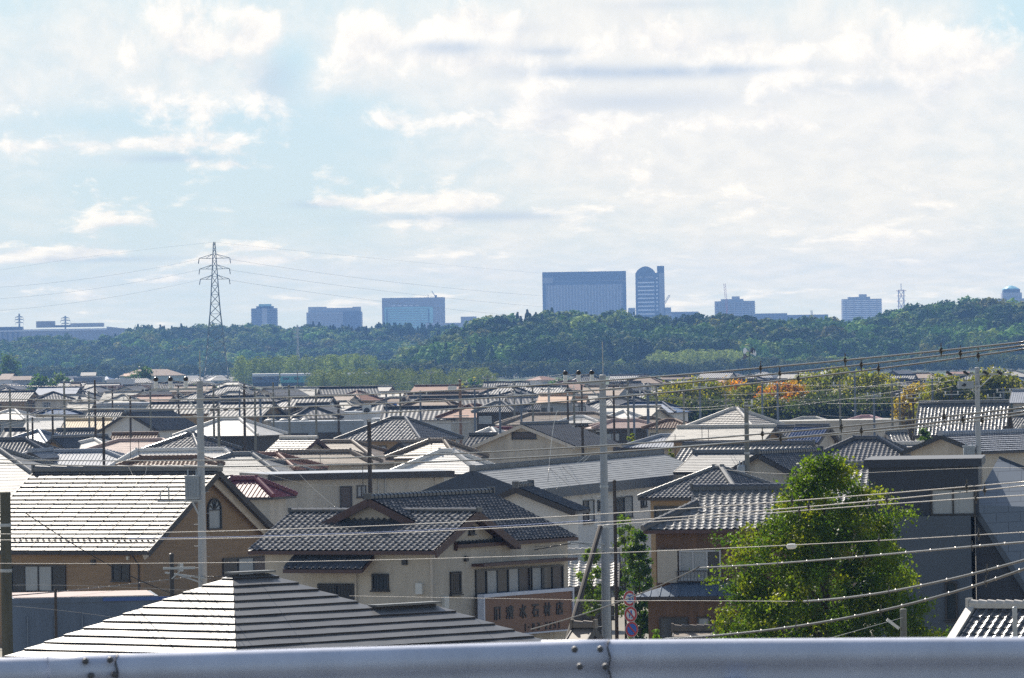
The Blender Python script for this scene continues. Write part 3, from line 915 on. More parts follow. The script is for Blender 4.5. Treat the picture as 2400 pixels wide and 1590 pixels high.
# brown timber house behind the ginkgo
hR = roofpx(1640, 1150, 1905, 1145, 1240, -6, 8.2, 'irimoya', 'kawara_silver', 'wood_wall', 'brown timber house with wide silver tiled roof and balcony beside the ginkgo',
            pitch=.46, t=.62, win=0, name='house', tw=.33, te=.28, cap='kawara', fascia='fascia_red')
win_px(hR, 'F', 1592, 1290, 1690, 1358, 3, ('curtain', 'curtain', 'glass'), frame='frame_light')
o, u, n, Rz = face_plane(hR, 'F')
ua = on_face(hR, o, u, n, Rz, 1588, 1345)[0]; ub, zb = on_face(hR, o, u, n, Rz, 1700, 1362); zt2 = on_face(hR, o, u, n, Rz, 1640, 1338)[1]
mb = MB()
for z in (zb, zt2): mb.box(((ua + ub) / 2, -hR.wf - .35, z), (ub - ua, .05, .05))
k = int((ub - ua) / .14)
for i in range(k + 1): mb.box((ua + (ub - ua) * i / k, -hR.wf - .35, (zb + zt2) / 2), (.022, .022, abs(zt2 - zb)))
mb.build('balcony_rail', M['frame'], hR.root)
ua = on_face(hR, o, u, n, Rz, 1541, 1300)[0]; ub = on_face(hR, o, u, n, Rz, 1588, 1300)[0]; zz0 = on_face(hR, o, u, n, Rz, 1560, 1288)[1]; zz1 = on_face(hR, o, u, n, Rz, 1560, 1366)[1]
mb = MB(); mb.box(((ua + ub) / 2, -hR.wf - .1, (zz0 + zz1) / 2), (ub - ua, .2, zz0 - zz1)); mb.build('shutter_box', M['beige'], hR.root)
# lean-to with seamed metal roof
ua, zl0 = on_face(hR, o, u, n, Rz, 1500, 1372); ub = on_face(hR, o, u, n, Rz, 1760, 1372)[0]
zl1 = on_face(hR, o, u, n, Rz, 1600, 1398)[1] + .06
lt = [[(ua - .3, -hR.wf - 1.7, zl1), (ub, -hR.wf - 1.7, zl1), (ub, -hR.wf, zl0 + .1), (ua + 1.6, -hR.wf, zl0 + .1)]]
q = roof_mesh(hR.root, lt, M['blue_metal'], 'seam', True, 50, M['fascia'], w=.42, rz=hR.th); q.name = 'lean_to_roof'
mb = MB(); mb.box(((ua + .3 + ub) / 2, -hR.wf - .65, (zl1 - .2) / 2), (ub - ua - .6, 1.3, zl1 - .2)); mb.build('lean_to_wall', M['wood_wall'], hR.root)
pl2 = (Vector((0, -hR.wf - 1.31, 0)), u, n, Rz)
win_px(hR, 'F', 1545, 1447, 1612, 1500, 2, 'glass', plane=pl2)
win_px(hR, 'F', 1634, 1446, 1664, 1474, 1, 'curtain', plane=pl2)

# small tiled roof just left of the road signs, with its dark walls
hS = roofpx(1318, 1298, 1452, 1296, 1376, -3, 4.7, 'gable', 'white_tile', 'dark_wall', 'low shed-like house with ribbed pale tiles behind the leaning timber prop', pitch=.62, win=0, style='kawara', tw=.42, te=.23)
win_px(hS, 'F', 1368, 1420, 1440, 1452, 2, 'glass')
# tiled roof in the lower right corner
hC = roofpx(2280, 1424, 2520, 1428, 1512, -30, 6.2, 'gable', 'kawara', 'cream', 'corner house roof with heavy rounded tile ribs and pale verge', dx=62, win=0, style='kawara', tw=.31, te=.3, board='fascia_cream', cap='white_tile', D=222)
mb = MB()
mb.bar((-hC.l + .05, -hC.rf, hC.he + .06), (-hC.l + .05, 0, hC.hr + .06), .3, .14)
mb.build('verge_tile', M['white_tile'], hC.root)

# blue-grey shed at lower left
hW = flatpx(28, 368, 1400, 262, 6.0, 'shed_wall', 'low shed clad in blue grey sheet below the brown house', yaw=6, trim='shed_wall', trim_h=.2, roofm='pink_metal', ov=.04, name='shed')
mb = MB(); mb.box((2.0, -.06, hW.z - .1), (2.6, .05, .14)); mb.build('tarpaulin', M['cable_blue'], hW.root)
for i in range(5):
    mb = MB(); mb.box((-hW.wl + .6 + i * 1.05, -.03, hW.z / 2 - .3), (.05, .05, hW.z - .8)); mb.build('batten', M['blue_metal'], hW.root)

# small roofs tucked between rail and road signs
hT = roofpx(1345, 1468, 1392, 1474, 1500, -20, 2.9, 'gable', 'brown_slate', 'wood_wall', 'small brown lean roof of a hut beneath the shop sign', pitch=.5, win=0, style='plain', D=270)
hK = roofpx(1580, 1480, 1668, 1479, 1492, -4, 2.5, 'gable', 'brown_slate', 'beige', 'low garage roof edge in front of the brown timber house', pitch=.2, win=0, style='plain', D=276)
# ------------------------------------------------------------------ houses of the middle distance, front to back
gablepx(1209, 1143, 1200, 76, 7.4, 138, 3.2, 'kawara', 'white_wall', 'small white gabled house tucked behind the stone dealer roof', oh=.5)
# long apartment row with slate roof
hAP = gablepx(1108, 1103, 1152, 77, 7.55, 125, 54, 'slate', 'white_wall', 'long white apartment row under a huge grey slate roof', fascia='slate_dark', board='slate_dark', oh=.5, style='slate', te=.3)
pr = (Vector((0, -hAP.wf, 0)), Vector((1, 0, 0)), Vector((0, -1, 0)), Matrix.Rotation(hAP.th, 3, 'Z'))
for q in ((1366, 1172, 1391, 1226), (1400, 1172, 1411, 1196), (1443, 1164, 1481, 1214), (1501, 1162, 1514, 1188), (1330, 1190, 1345, 1222)):
    win_px(hAP, 'F', *q, cols=2, pane=('glass', 'curtain'), plane=pr)
mb = MB(); mb.face([(-hAP.l - .03, y, z) for y, z in ((-hAP.rf, hAP.he - .5), (hAP.rb, hAP.he - .5), (hAP.rb, hAP.he - .1), (0, hAP.hr - .2), (-hAP.rf, hAP.he - .1))]); mb.build('gable_cladding', M['slate_dark'], hAP.root)
mb = MB(); mb.box((0, -hAP.rf - .02, hAP.he - .28), (2 * hAP.l, .1, .62)); mb.build('eaves_band', M['slate_dark'], hAP.root)
hLF = flatpx(645, 1040, 1108, 455, 8, 'beige', 'long flat beige house with dark roof fascia and one narrow window', yaw=14, trim='fascia', trim_h=.42, ov=.6, roofm='metal_gray',
       win=((797, 1140, 825, 1190, 1, 'shutter'), (836, 1138, 858, 1166, 2, 'curtain')))
for q_ in (-1, 1):
    mb = MB(); mb.tube([(q_ * (hLF.wl - .6), -.07, hLF.z - .42), (q_ * (hLF.wl - .6), -.07, .1)], .04); mb.build('downpipe', M['fascia_cream'], hLF.root)
for q_ in (.22, .3):
    mb = MB(); mb.tube([(hLF.wl * q_, -.06, hLF.z - .42), (hLF.wl * q_, -.06, .1)], .03); mb.build('conduit', M['steel'], hLF.root)
roofpx(545, 1119, 600, 1130, 1166, -20, 6.7, 'hip', 'maroon_metal', 'beige', 'small house with maroon ribbed metal roof behind the brown gable', pitch=.55, D=440)
roofpx(1630, 1063, 1800, 1062, 1106, -30, 7.2, 'gable', 'slate', 'beige', 'plain beige house half hidden behind the transformer pole', pitch=.4, D=440)
gablepx(1775, 1064, 1108, 58, 7.4, 78, 8, 'kawara', 'beige', 'narrow house with drooping dark tiled gable behind the grey pole', D=425)
roofpx(1676, 1098, 1690, 1097, 1166, -33, 7.6, 'hip', 'kawara', 'ochre_wall', 'steep pyramid tiled house with bright hip line left of the grey pole', pitch=.5, win=2, cap='slate', cap_h=.16)
roofpx(1985, 1092, 2080, 1090, 1182, -8, 7.8, 'hip', 'kawara_silver', 'beige', 'tiled house with broad shiny ribs between ginkgo and navy house', pitch=.5, tw=.36, te=.3)
roofpx(2003, 1030, 2056, 1029, 1083, -12, 7.6, 'hip', 'kawara', 'white_wall', 'tiled house with sweeping dark hip behind the ginkgo top', pitch=.48, tw=.34, te=.29)
roofpx(2076, 1014, 2125, 1013, 1042, 8, 7.2, 'gable', 'kawara_silver', 'beige', 'small tiled roof beside the green bush and dark post', pitch=.45)
roofpx(2054, 1043, 2160, 1042, 1076, -28, 7.0, 'gable', 'white_tile', 'cream', 'low wing with bright pale tiles left of the cream gable', pitch=.5, tw=.5, te=.36)
gablepx(2205, 1020, 1060, 52, 8.2, 92, 11, 'metal_gray', 'cream', 'cream gabled house with thick black verge and blue grey corrugated slope', style='flat', tw=.3, te=.4, board='black')
roofpx(1605, 1043, 1903, 1041, 1094, -22, 7.4, 'gable', 'kawara_silver', 'dark_wall', 'long house with knobbly silver tiles and black right gable', pitch=.5, tw=.34, te=.3, cap='kawara')
roofpx(1655, 1078, 1730, 1077, 1095, -10, 6.2, 'gable', 'brown_slate', 'beige', 'low brown sheet roof below the long silver tiled roof', pitch=.3)
roofpx(1548, 1022, 1622, 1023, 1048, -14, 6.6, 'hip', 'metal_gray', 'beige', 'pale lilac metal hipped roof left of the grey pole', pitch=.32)
roofpx(1588, 1003, 1815, 1001, 1032, -24, 7.5, 'gable', 'pale_slate', 'ochre_wall', 'long pale slate roof with tan gable wall at its right end', pitch=.42)
roofpx(1866, 1000, 1944, 999, 1038, -24, 7.4, 'gable', 'blue_tile', 'beige', 'house with glossy blue tiles behind the black cables', pitch=.5, cap='kawara')
roofpx(1822, 1002, 1862, 1001, 1028, -24, 7.2, 'gable', 'kawara', 'cream', 'little grey tiled gable just left of the blue tiled house', pitch=.5)
roofpx(1716, 960, 1728, 960, 1001, -30, 8.6, 'hip', 'white_tile', 'white_wall', 'pale pyramid roof of silver tiles in front of the autumn trees', pitch=.5, tw=.4, te=.36)
flatpx(1815, 2112, 986, 700, 10, 'cream', 'long low beige hall below the autumn trees', yaw=4, trim='cream', trim_h=.2, ov=.02, roofm='pale_slate')
roofpx(2018, 978, 2040, 978, 990, -6, 7.0, 'hip', 'pink_tile', 'beige', 'small pink hipped roof peeping over the long beige hall', pitch=.3, D=760)
roofpx(1880, 981, 1912, 981, 990, -6, 6.8, 'hip', 'pale_slate', 'beige', 'small grey hipped roof peeping over the long beige hall', pitch=.3, D=770)
roofpx(2154, 946, 2364, 944, 1020, -9, 9.4, 'gable', 'kawara_silver', 'grey_wall', 'temple-like house with huge silver tiled roof behind the concrete pole', pitch=.62, tw=.31, te=.32)
roofpx(2392, 1002, 2470, 1002, 1022, 6, 7.0, 'gable', 'pale_slate', 'grey_wall', 'pale slate roof at the frame edge right of the big tiled roof', pitch=.5)
roofpx(2372, 975, 2470, 974, 1008, -30, 7.6, 'gable', 'kawara_silver', 'dark_wall', 'tiled roof end with black gable at the right edge', pitch=.6)
roofpx(2372, 916, 2480, 915, 944, -10, 9.0, 'gable', 'metal_gray', 'beige', 'grey metal roof high at the right edge below the woods', pitch=.4, D=900)
roofpx(1562, 986, 1582, 987, 1004, -12, 7.2, 'hip', 'rust_tile', 'beige', 'brown hipped roof at the foot of the yellow green trees', pitch=.35)
roofpx(1432, 988, 1492, 986, 1004, 10, 6.8, 'hip', 'pink_metal', 'dark_wall', 'brown pink roof just right of the centre pole', pitch=.3)
roofpx(1504, 980, 1530, 981, 1000, 8, 7.0, 'hip', 'brown_slate', 'beige', 'worn brown roof beside the slim blue grey pole', pitch=.35)
gablepx(1222, 996, 1048, 58, 8.2, 125, 7.5, 'kawara', 'cream', 'large cream gable house with louvred vent under its peak', fascia='fascia_cream', te=.32)
hV = ALL_HOUSES[-1]
plv = (Vector((-hV.wl, 0, 0)), Vector((0, -1, 0)), Vector((-1, 0, 0)), Matrix.Rotation(hV.th, 3, 'Z'))
f_ = win_px(hV, 'L', 1200, 1013, 1257, 1029, 1, 'shutter', plane=plv, name='vent')
roofpx(1100, 1020, 1166, 1020, 1052, -20, 7.3, 'gable', 'kawara', 'cream', 'short grey tiled wing left of the large cream gable', pitch=.5, tw=.36)
roofpx(1149, 1006, 1153, 1006, 1022, -30, 6.9, 'hip', 'white_metal_roof', 'white_wall', 'tiny white pyramid roof beside a maroon roof', pitch=.5)
roofpx(1160, 1006, 1200, 1004, 1022, -25, 6.9, 'gable', 'maroon_metal', 'beige', 'maroon roof glimpsed behind the large cream gable', pitch=.4, D=700)
roofpx(1240, 972, 1392, 970, 994, 5, 7.2, 'hip', 'brown_slate', 'beige', 'wide worn brown roof behind the small dark pole', pitch=.3)
roofpx(1345, 979, 1369, 978, 992, -8, 7.0, 'hip', 'white_metal_roof', 'dark_wall', 'little cream roof glaring in the sun above dark eaves', pitch=.35)
roofpx(1352, 1001, 1448, 1000, 1018, -8, 5.6, 'hip', 'kawara', 'dark_wall', 'low dark walled house with grey tiles left of the centre pole', pitch=.45, win=2)
roofpx(1392, 970, 1440, 970, 987, -10, 6.8, 'hip', 'white_metal_roof', 'white_wall', 'blazing white metal roof behind the centre pole', pitch=.3)
roofpx(1460, 965, 1464, 965, 984, -28, 7.2, 'hip', 'white_metal_roof', 'grey_wall', 'narrow white pyramid roof right of the blazing metal roof', pitch=.5)
roofpx(1268, 937, 1278, 936, 961, -18, 8.0, 'hip', 'kawara', 'grey_wall', 'small pyramid tiled roof in front of the orange roof', pitch=.5, style='kawara')
roofpx(1160, 944, 1178, 944, 966, -20, 8.0, 'hip', 'kawara_silver', 'dark_wall', 'glinting small tiled roof right of the red lettered tower sign', pitch=.5)
roofpx(1264, 926, 1344, 924, 944, -12, 9.0, 'gable', 'orange_tile', 'grey_wall', 'orange tiled roof glowing in the middle of town', pitch=.45, style='plain')
roofpx(1348, 933, 1378, 932, 943, -12, 8.4, 'gable', 'orange_tile', 'grey_wall', 'lower orange wing right of the glowing orange roof', pitch=.45, style='plain')
roofpx(1008, 1035, 1040, 1034, 1074, -30, 7.2, 'hip', 'brown_slate', 'beige', 'brown boarded pyramid roof behind the white glare roof', pitch=.5, style='slate', te=.34)
roofpx(1032, 1060, 1062, 1059, 1112, -18, 7.2, 'hip', 'white_metal_roof', 'white_wall', 'white hipped roof glaring above the long flat beige house', pitch=.5)
gablepx(935, 1038, 1062, 64, 6.8, 35, 7, 'brown_slate', 'white_wall', 'small pale blue gable with brown verge left of the brown pyramid roof')
roofpx(918, 982, 950, 981, 1032, -30, 8.3, 'hip', 'kawara', 'ochre_wall', 'large house with dark tiled hip and bright left slope near the black pole', pitch=.5, win=2, tw=.40, te=.32)
flatpx(637, 852, 988, 840, 12, 'grey_wall', 'flat grey blue building with dark openings and rooftop domes', yaw=2, trim='grey_wall', trim_h=.35, ov=.05, roofm='metal_gray',
       win=((646, 1016, 722, 1028, 2, 'shutter'), (738, 1014, 800, 1028, 2, 'glass')))
hAC = flatpx(880, 1158, 980, 900, 14, 'grey_wall', 'flat grey building carrying air conditioners on its roof', yaw=3, trim='grey_wall', trim_h=.3, ov=.05, roofm='metal_gray', win=((1088, 1012, 1112, 1022, 2, 'glass'), (1118, 1012, 1140, 1022, 2, 'glass')))
flatpx(728, 880, 966, 1000, 12, 'white_wall', 'white flat block with tall window slots behind the blue building', yaw=-3, trim='white_wall', trim_h=.3, ov=.03, win=((748, 970, 757, 984, 1, 'glass'), (766, 970, 772, 984, 1, 'glass')))
flatpx(880, 960, 952, 1080, 10, 'beige', 'beige flat block beneath the small blue sign', yaw=4, trim='beige', trim_h=.3, ov=.03)
roofpx(655, 1029, 745, 1028, 1062, -35, 7.3, 'gable', 'white_tile', 'cream', 'house with near white tiled slope and brown verge gable', dx=36, tw=.4, te=.4, board='fascia_red')
roofpx(757, 1038, 826, 1036, 1086, -22, 6.9, 'hip', 'brown_slate', 'beige', 'wide brown slate roof right of the near white tiles', pitch=.4)
roofpx(655, 1062, 820, 1060, 1088, -10, 6.6, 'hip', 'brown_slate', 'cream', 'low brown slate roof over a cream wall behind the flat house', pitch=.4, win=2)
roofpx(606, 1066, 650, 1068, 1102, -24, 6.7, 'hip', 'rust_metal', 'beige', 'rust red sheet roof with shining hip left of the brown slate', pitch=.38)
roofpx(545, 1066, 590, 1067, 1114, -20, 6.8, 'hip', 'slate', 'beige', 'dull dark grey slate roof behind the brown gable house', pitch=.4)
roofpx(320, 1057, 526, 1057, 1108, -6, 6.9, 'hip', 'white_metal_roof', 'white_wall', 'broad white roof glaring behind the left concrete pole', pitch=.42, k=.6)
roofpx(330, 1078, 468, 1074, 1094, -8, 5.9, 'hip', 'rust_tile', 'dark_wall', 'low dark brown tiled roof in front of the broad white roof', pitch=.35, D=455)
roofpx(442, 1020, 452, 1020, 1058, -35, 7.9, 'hip', 'kawara', 'beige', 'pyramid roof with coarse shining tiles beside the left concrete pole', pitch=.46, tw=.42, te=.34)
roofpx(518, 982, 560, 983, 1022, -22, 7.9, 'hip', 'white_metal_roof', 'dark_wall', 'white roofed house with grey right hip behind the left concrete pole', pitch=.45)
roofpx(206, 963, 290, 962, 988, -16, 8.4, 'gable', 'kawara_silver', 'white_wall', 'tiled wing left of the white gable wall', pitch=.5)
gablepx(298, 967, 1010, 66, 8.4, 72, 11, 'kawara', 'white_wall', 'tall tiled house with large white gable wall', board='fascia')
roofpx(64, 984, 152, 984, 1007, -6, 7.4, 'gable', 'white_metal_roof', 'beige', 'white sheet roof dazzling at the left beside a tan roof', pitch=.3)
roofpx(154, 985, 264, 985, 1007, -6, 7.4, 'gable', 'gold_metal', 'beige', 'tan sheet roof glowing gold below the tiled wing', pitch=.3)
roofpx(132, 1008, 224, 1008, 1026, -14, 7.0, 'gable', 'kawara', 'beige', 'row of shiny tiles just under the tan sheet roof', pitch=.5)
gablepx(122, 1027, 1052, 58, 6.9, 30, 9, 'kawara', 'ochre_wall', 'dark tiled gable with ochre wall at the left')
roofpx(262, 1019, 372, 1017, 1035, -6, 6.8, 'gable', 'rust_tile', 'dark_wall', 'rusty brown tiled roof under the white gable wall', pitch=.4)
roofpx(219, 1032, 222, 1032, 1058, -24, 6.6, 'hip', 'white_metal_roof', 'white_wall', 'pale pyramid roof with pinkish glare left of the black pole', pitch=.35, k=1.2)
roofpx(277, 1034, 382, 1033, 1072, -14, 6.7, 'hip', 'pink_metal', 'beige', 'salmon coloured sheet roof right of the black pole', pitch=.35)
roofpx(78, 1061, 243, 1059, 1104, -8, 6.9, 'hip', 'metal_gray', 'grey_wall', 'blue grey sheet roof with small gablet behind the brown house ridge', pitch=.32)
gablepx(70, 1060, 1075, 74, 6.9, 27, 5, 'metal_gray', 'cream', 'tiny gablet roof poking out of the blue grey sheet roof', D=ALL_HOUSES[-1].loc.y - 5, group='houses of the town')
roofpx(-70, 1034, 57, 1031, 1068, -10, 7.9, 'hip', 'kawara', 'beige', 'tiled hip roof cut by the left edge of the view', pitch=.42)
roofpx(-150, 1052, -4, 1058, 1196, -16, 8.2, 'hip', 'slate', 'grey_wall', 'large green grey slate roof at the left edge', pitch=.42, te=.5)
roofpx(86, 1012, 92, 1012, 1040, -30, 7.2, 'hip', 'blue_metal', 'dark_wall', 'small dark blue pyramid roof left of the ochre gable', pitch=.4)
roofpx(10, 1008, 60, 1008, 1030, -10, 7.2, 'gable', 'far_kawara', 'beige', 'grey tiled roof under the dazzling white sheet roof at left', pitch=.4)
roofpx(20, 963, 36, 963, 984, -24, 7.4, 'hip', 'white_metal_roof', 'grey_wall', 'small white and blue pyramid roof near the left edge', pitch=.4)
roofpx(118, 958, 150, 958, 972, 12, 7.8, 'hip', 'far_blue', 'beige', 'dark blue roof in front of the whitish roof at left', pitch=.35)
roofpx(160, 947, 220, 943, 962, -8, 8.0, 'gable', 'far_white', 'grey_wall', 'whitish sloped roof left of the tiled wing', pitch=.4)
flatpx(222, 400, 945, 1150, 14, 'grey_wall', 'long grey flat roof behind the tall white gable', yaw=0, trim='metal_gray', trim_h=.4, ov=.1)
gablepx(695, 949, 972, 70, 7.6, 42, 12, 'far_kawara', 'dark_wall', 'grey barn-like gable behind the rooftop domes')
flatpx(395, 560, 952, 1060, 16, 'grey_wall', 'dark grey flat roof right of the left concrete pole', yaw=0, trim='metal_gray', trim_h=.5, ov=.1)
# ------------------------------------------------------------------ helpers for ordinal labels
ORD = ['first', 'second', 'third', 'fourth', 'fifth', 'sixth', 'seventh', 'eighth', 'ninth', 'tenth', 'eleventh', 'twelfth', 'thirteenth', 'fourteenth', 'fifteenth', 'sixteenth',
       'seventeenth', 'eighteenth', 'nineteenth', 'twentieth'] + ['twenty-' + q for q in ('first', 'second', 'third', 'fourth', 'fifth', 'sixth', 'seventh', 'eighth', 'ninth')] + ['thirtieth'] + \
      ['thirty-' + q for q in ('first', 'second', 'third', 'fourth', 'fifth', 'sixth', 'seventh', 'eighth', 'ninth')] + ['fortieth'] + ['forty-' + q for q in ('first', 'second', 'third', 'fourth', 'fifth', 'sixth', 'seventh', 'eighth', 'ninth')] + ['fiftieth'] + ['fifty-' + q for q in ('first', 'second', 'third', 'fourth', 'fifth', 'sixth', 'seventh', 'eighth', 'ninth')]
def ordinal_labels(items, text):
    """items: [(pixel x, object)] -> label with the place counted from the left"""
    for i, (x, o) in enumerate(sorted(items, key=lambda q: q[0])):
        o['label'] = text.format(ORD[i])

# ------------------------------------------------------------------ far houses: named ones, then the crowd of small roofs
roofpx(322, 866, 392, 866, 881, 0, 9.5, 'hip', 'far_brown', 'white_wall', 'far hall with wide brown hipped roof below the wooded hill', pitch=.35, D=2500, win=0, style='plain')
roofpx(290, 876, 318, 876, 882, 0, 8, 'gable', 'orange_tile', 'beige', 'orange lean roof at the left end of the far hall', pitch=.3, D=2450, win=0, style='plain')
roofpx(4, 877, 34, 876, 890, -14, 9, 'gable', 'far_brown', 'white_wall', 'far house with pinkish sloped roof at the left edge', pitch=.4, D=2350, win=0, style='plain')
roofpx(28, 882, 76, 882, 891, -6, 9, 'gable', 'far_brown', 'grey_wall', 'far house with pinkish roof right of the leftmost far house', pitch=.4, D=2300, win=0, style='plain')
roofpx(190, 873, 226, 873, 881, 0, 10, 'gable', 'far_white', 'grey_wall', 'far house with glaring white roof in front of the woods at left', pitch=.35, D=2400, win=0, style='plain')
roofpx(163, 899, 190, 899, 911, -12, 9, 'gable', 'far_brown', 'grey_wall', 'far house with dull beige sloped roof below the white one', pitch=.4, D=1900, win=0, style='plain')
flatpx(172, 240, 884, 2200, 14, 'blue_metal', 'far dark blue block below the glaring white roof', trim='blue_metal', ov=.02)
flatpx(250, 312, 889, 2100, 10, 'white_wall', 'far white low building left of the small tree', trim='white_wall', ov=.05)
flatpx(232, 352, 903, 1900, 6, 'rust_metal', 'far long canopy with rust red edge', trim='rust_metal', trim_h=.5, ov=.1)
flatpx(1410, 1452, 946, 1250, 10, 'shed_wall', 'far blue block right of the centre pole', trim='cable_blue', trim_h=.5, ov=.05)
flatpx(1290, 1400, 948, 1200, 12, 'grey_wall', 'far grey block behind the dark pole right of the orange roof', trim='grey_wall', ov=.05)
r2 = random.Random(21)
far = {}
kinds = [('far_kawara', 'grey tiled', .40), ('far_silver', 'silver tiled', .2), ('far_white', 'whitish', .14), ('far_brown', 'brown', .12), ('far_rust', 'rust red', .07), ('far_blue', 'blue', .07)]
walls = ['beige', 'white_wall', 'grey_wall', 'cream', 'dark_wall', 'ochre_wall']
spots = []
for yb, n_, xa, xz in ((897, 15, 0, 1600), (907, 17, 0, 1620), (918, 18, -10, 1560), (930, 18, -10, 1560), (942, 14, 380, 1540), (954, 9, 480, 1540), (892, 9, 2085, 2400), (904, 7, 2085, 2400), (890, 10, 1560, 2080), (872, 12, 1640, 2390), (881, 14, 1240, 2390), (884, 9, 0, 540)):
    for i in range(n_):
        x = xa + (xz - xa) * (i + r2.uniform(.1, .9)) / n_
        spots.append((x, yb + r2.uniform(-4, 4) - .0157 * 0))
for x, y in spots:
    hr = r2.uniform(5.8, 8.2)
    if 560 < x < 1180 and y < 900: continue
    D = depth_of(x, y, hr)
    D = min(max(D, 900), 3000)
    s = F / D
    hr = H - level(x, y)[1] / F * D
    if hr < 3 or hr > 12: continue
    q = r2.random(); acc = 0
    for k_, nm, pr_ in kinds:
        acc += pr_
        if q <= acc: break
    w = r2.uniform(6.5, 12) ; typ = r2.choice(('gable', 'gable', 'hip', 'hip'))
    th = r2.choice((-30, -22, -12, 58, 64, 12)) + r2.uniform(-6, 6)
    th_ = math.radians(th)
    c = P(x, y, D)
    r = r2.uniform(3.0, 4.2); pit = r2.uniform(.38, .52)
    h = build_house((c.x, c.y), th_, hr, hr - pit * r, w / 2, r, r, typ, k_, 'plain', r2.choice(walls), None, s, auto_win=2, seed=int(x * 7 + y), group='far small houses', cat='house')
    far.setdefault((nm, typ), []).append((x, h.root))
for (nm, typ), it in far.items():
    ordinal_labels(it, 'the {} from the left of the far ' + nm + ' ' + ('hipped' if typ == 'hip' else 'gabled') + ' houses')

# ------------------------------------------------------------------ utility poles
POLES = []
def pole(x, y, D, r0, r1, m, label, arms=(), trans=None, steps=False, rod=None, xb=None, yb=None, bands=0, group='utility poles', extra=None, cat='utility pole'):
    s = F / D
    t = P(x, y, D)
    root = empty('utility_pole', (t.x, D, 0))
    tag(root, label, cat, group)
    mb = MB()
    mb.tube([(0, 0, 0), (0, 0, t.z * .5), (0, 0, t.z)], r1, 14 if s > 25 else 8, r0)
    mb.lathe((0, 0, t.z), [(r0 * 1.04, -.08), (r0 * 1.04, .02), (r0 * .6, .05)], 12)
    mb.build('shaft', M[m], root, smooth=False)
    for i in range(bands):
        z = t.z - 1.2 - i * 1.7
        rr = r0 + (r1 - r0) * (1 - z / t.z)
        mb = MB(); mb.lathe((0, 0, z), [(rr * 1.06, -.06), (rr * 1.08, 0), (rr * 1.06, .06)], 12); mb.build('band', M['steel'], root)
    if rod:
        mb = MB(); mb.tube([(.02, 0, t.z - .3), (.02, 0, t.z + rod / s)], .025, 6); mb.build('lightning_rod', M['steel'], root)
    for a in arms:
        xa, xz, ya = a[0], a[1], a[2]
        z = P(x, ya, D).z
        pa = (xa / s, -r0 - .06, z); pb = (xz / s, -r0 - .06, z)
        mb = MB(); mb.bar(pa, pb, .09, .09)
        if abs(xa) > 45 or abs(xz) > 45:
            far_x = xa if abs(xa) > abs(xz) else xz
            mb.bar((far_x * .5 / s, -r0 - .05, z), (0, -r0 - .05, z - abs(far_x) * .45 / s), .05)
        arm = mb.build('crossarm', M['steel'], root)
        for xi in a[3]:
            st = a[4] if len(a) > 4 else 'post'
            mb = MB()
            c = (xi / s, -r0 - .06, z + .045)
            if st == 'post':
                mb.lathe(c, [(.05, 0), (.085, .03), (.085, .12), (.07, .14), (.085, .16), (.085, .27), (.06, .30)], 10)
                ins = mb.build('insulator', M['porcelain'], arm)
                mb = MB(); mb.lathe((c[0], c[1], c[2] + .29), [(.06, 0), (.10, .05), (.11, .11), (.07, .17), (.03, .19)], 10); mb.build('insulator_cap', M['black'], arm)
            elif st == 'pin':
                mb.lathe(c, [(.03, 0), (.03, .1), (.07, .12), (.05, .2), (.07, .22), (.03, .3)], 8)
                mb.build('insulator', M['porcelain'], arm)
            else:
                mb.lathe((c[0], c[1] - .1, c[2] - .05), [(.04, 0), (.09, .1), (.05, .16), (.09, .22), (.05, .28), (.10, .36), (.03, .45)], 9, (st, -.5, .15 if st > 0 else .35))
                mb.build('insulator', M['black'], arm)
    if trans:
        xt, yt0, yt1, w, kind = trans
        z0, z1 = P(x, yt1, D).z, P(x, yt0, D).z
        mb = MB()
        ww = w / s
        if kind == 'box':
            mb.box((xt / s, -.05, (z0 + z1) / 2), (ww, ww * .8, z1 - z0)); mb.box((xt / s, -.05, z1 + .03), (ww * 1.1, ww * .9, .06))
            for i in (-.3, .3): mb.tube([(xt / s + i * ww, -.1, z1 + .05), (xt / s + i * ww, -.1, z1 + .3)], .03, 6)
            for i in range(5): mb.box((xt / s - ww * .4 + i * ww * .2, -.05 - ww * .42, (z0 + z1) / 2), (.03, .06, (z1 - z0) * .8))
        else:
            mb.lathe((xt / s, -.05, z0), [(ww * .46, 0), (ww * .5, .05), (ww * .5, z1 - z0 - .1), (ww * .42, z1 - z0)], 14)
            for i in (-.2, .2): mb.tube([(xt / s + i * ww, -.1, z1 - z0 + z0), (xt / s + i * ww, -.1, z1 + .25)], .035, 6)
        tr = mb.build('transformer', M['transformer'], root)
        mb = MB(); sg_ = 1 if xt > 0 else -1
        mb.bar((0, -.05, z0 - .06), (xt / s + sg_ * ww * .6, -.05, z0 - .06), .1, .1); mb.bar((0, -.05, z0 - .9), (xt / s, -.05, z0 - .12), .07); mb.build('transformer_bracket', M['steel'], root)
    if steps:
        z = 3.0
        i = 0
        while z < t.z - 1:
            rr = r0 + (r1 - r0) * (1 - z / t.z)
            sg_ = 1 if i % 2 else -1
            mb = MB(); mb.tube([(sg_ * rr * .8, 0, z), (sg_ * (rr + .16), 0, z)], .012, 5); z += .45; i += 1
            mb.build('step_bolt', M['steel'], root)
    POLES.append((x, y, D, root))
    return root

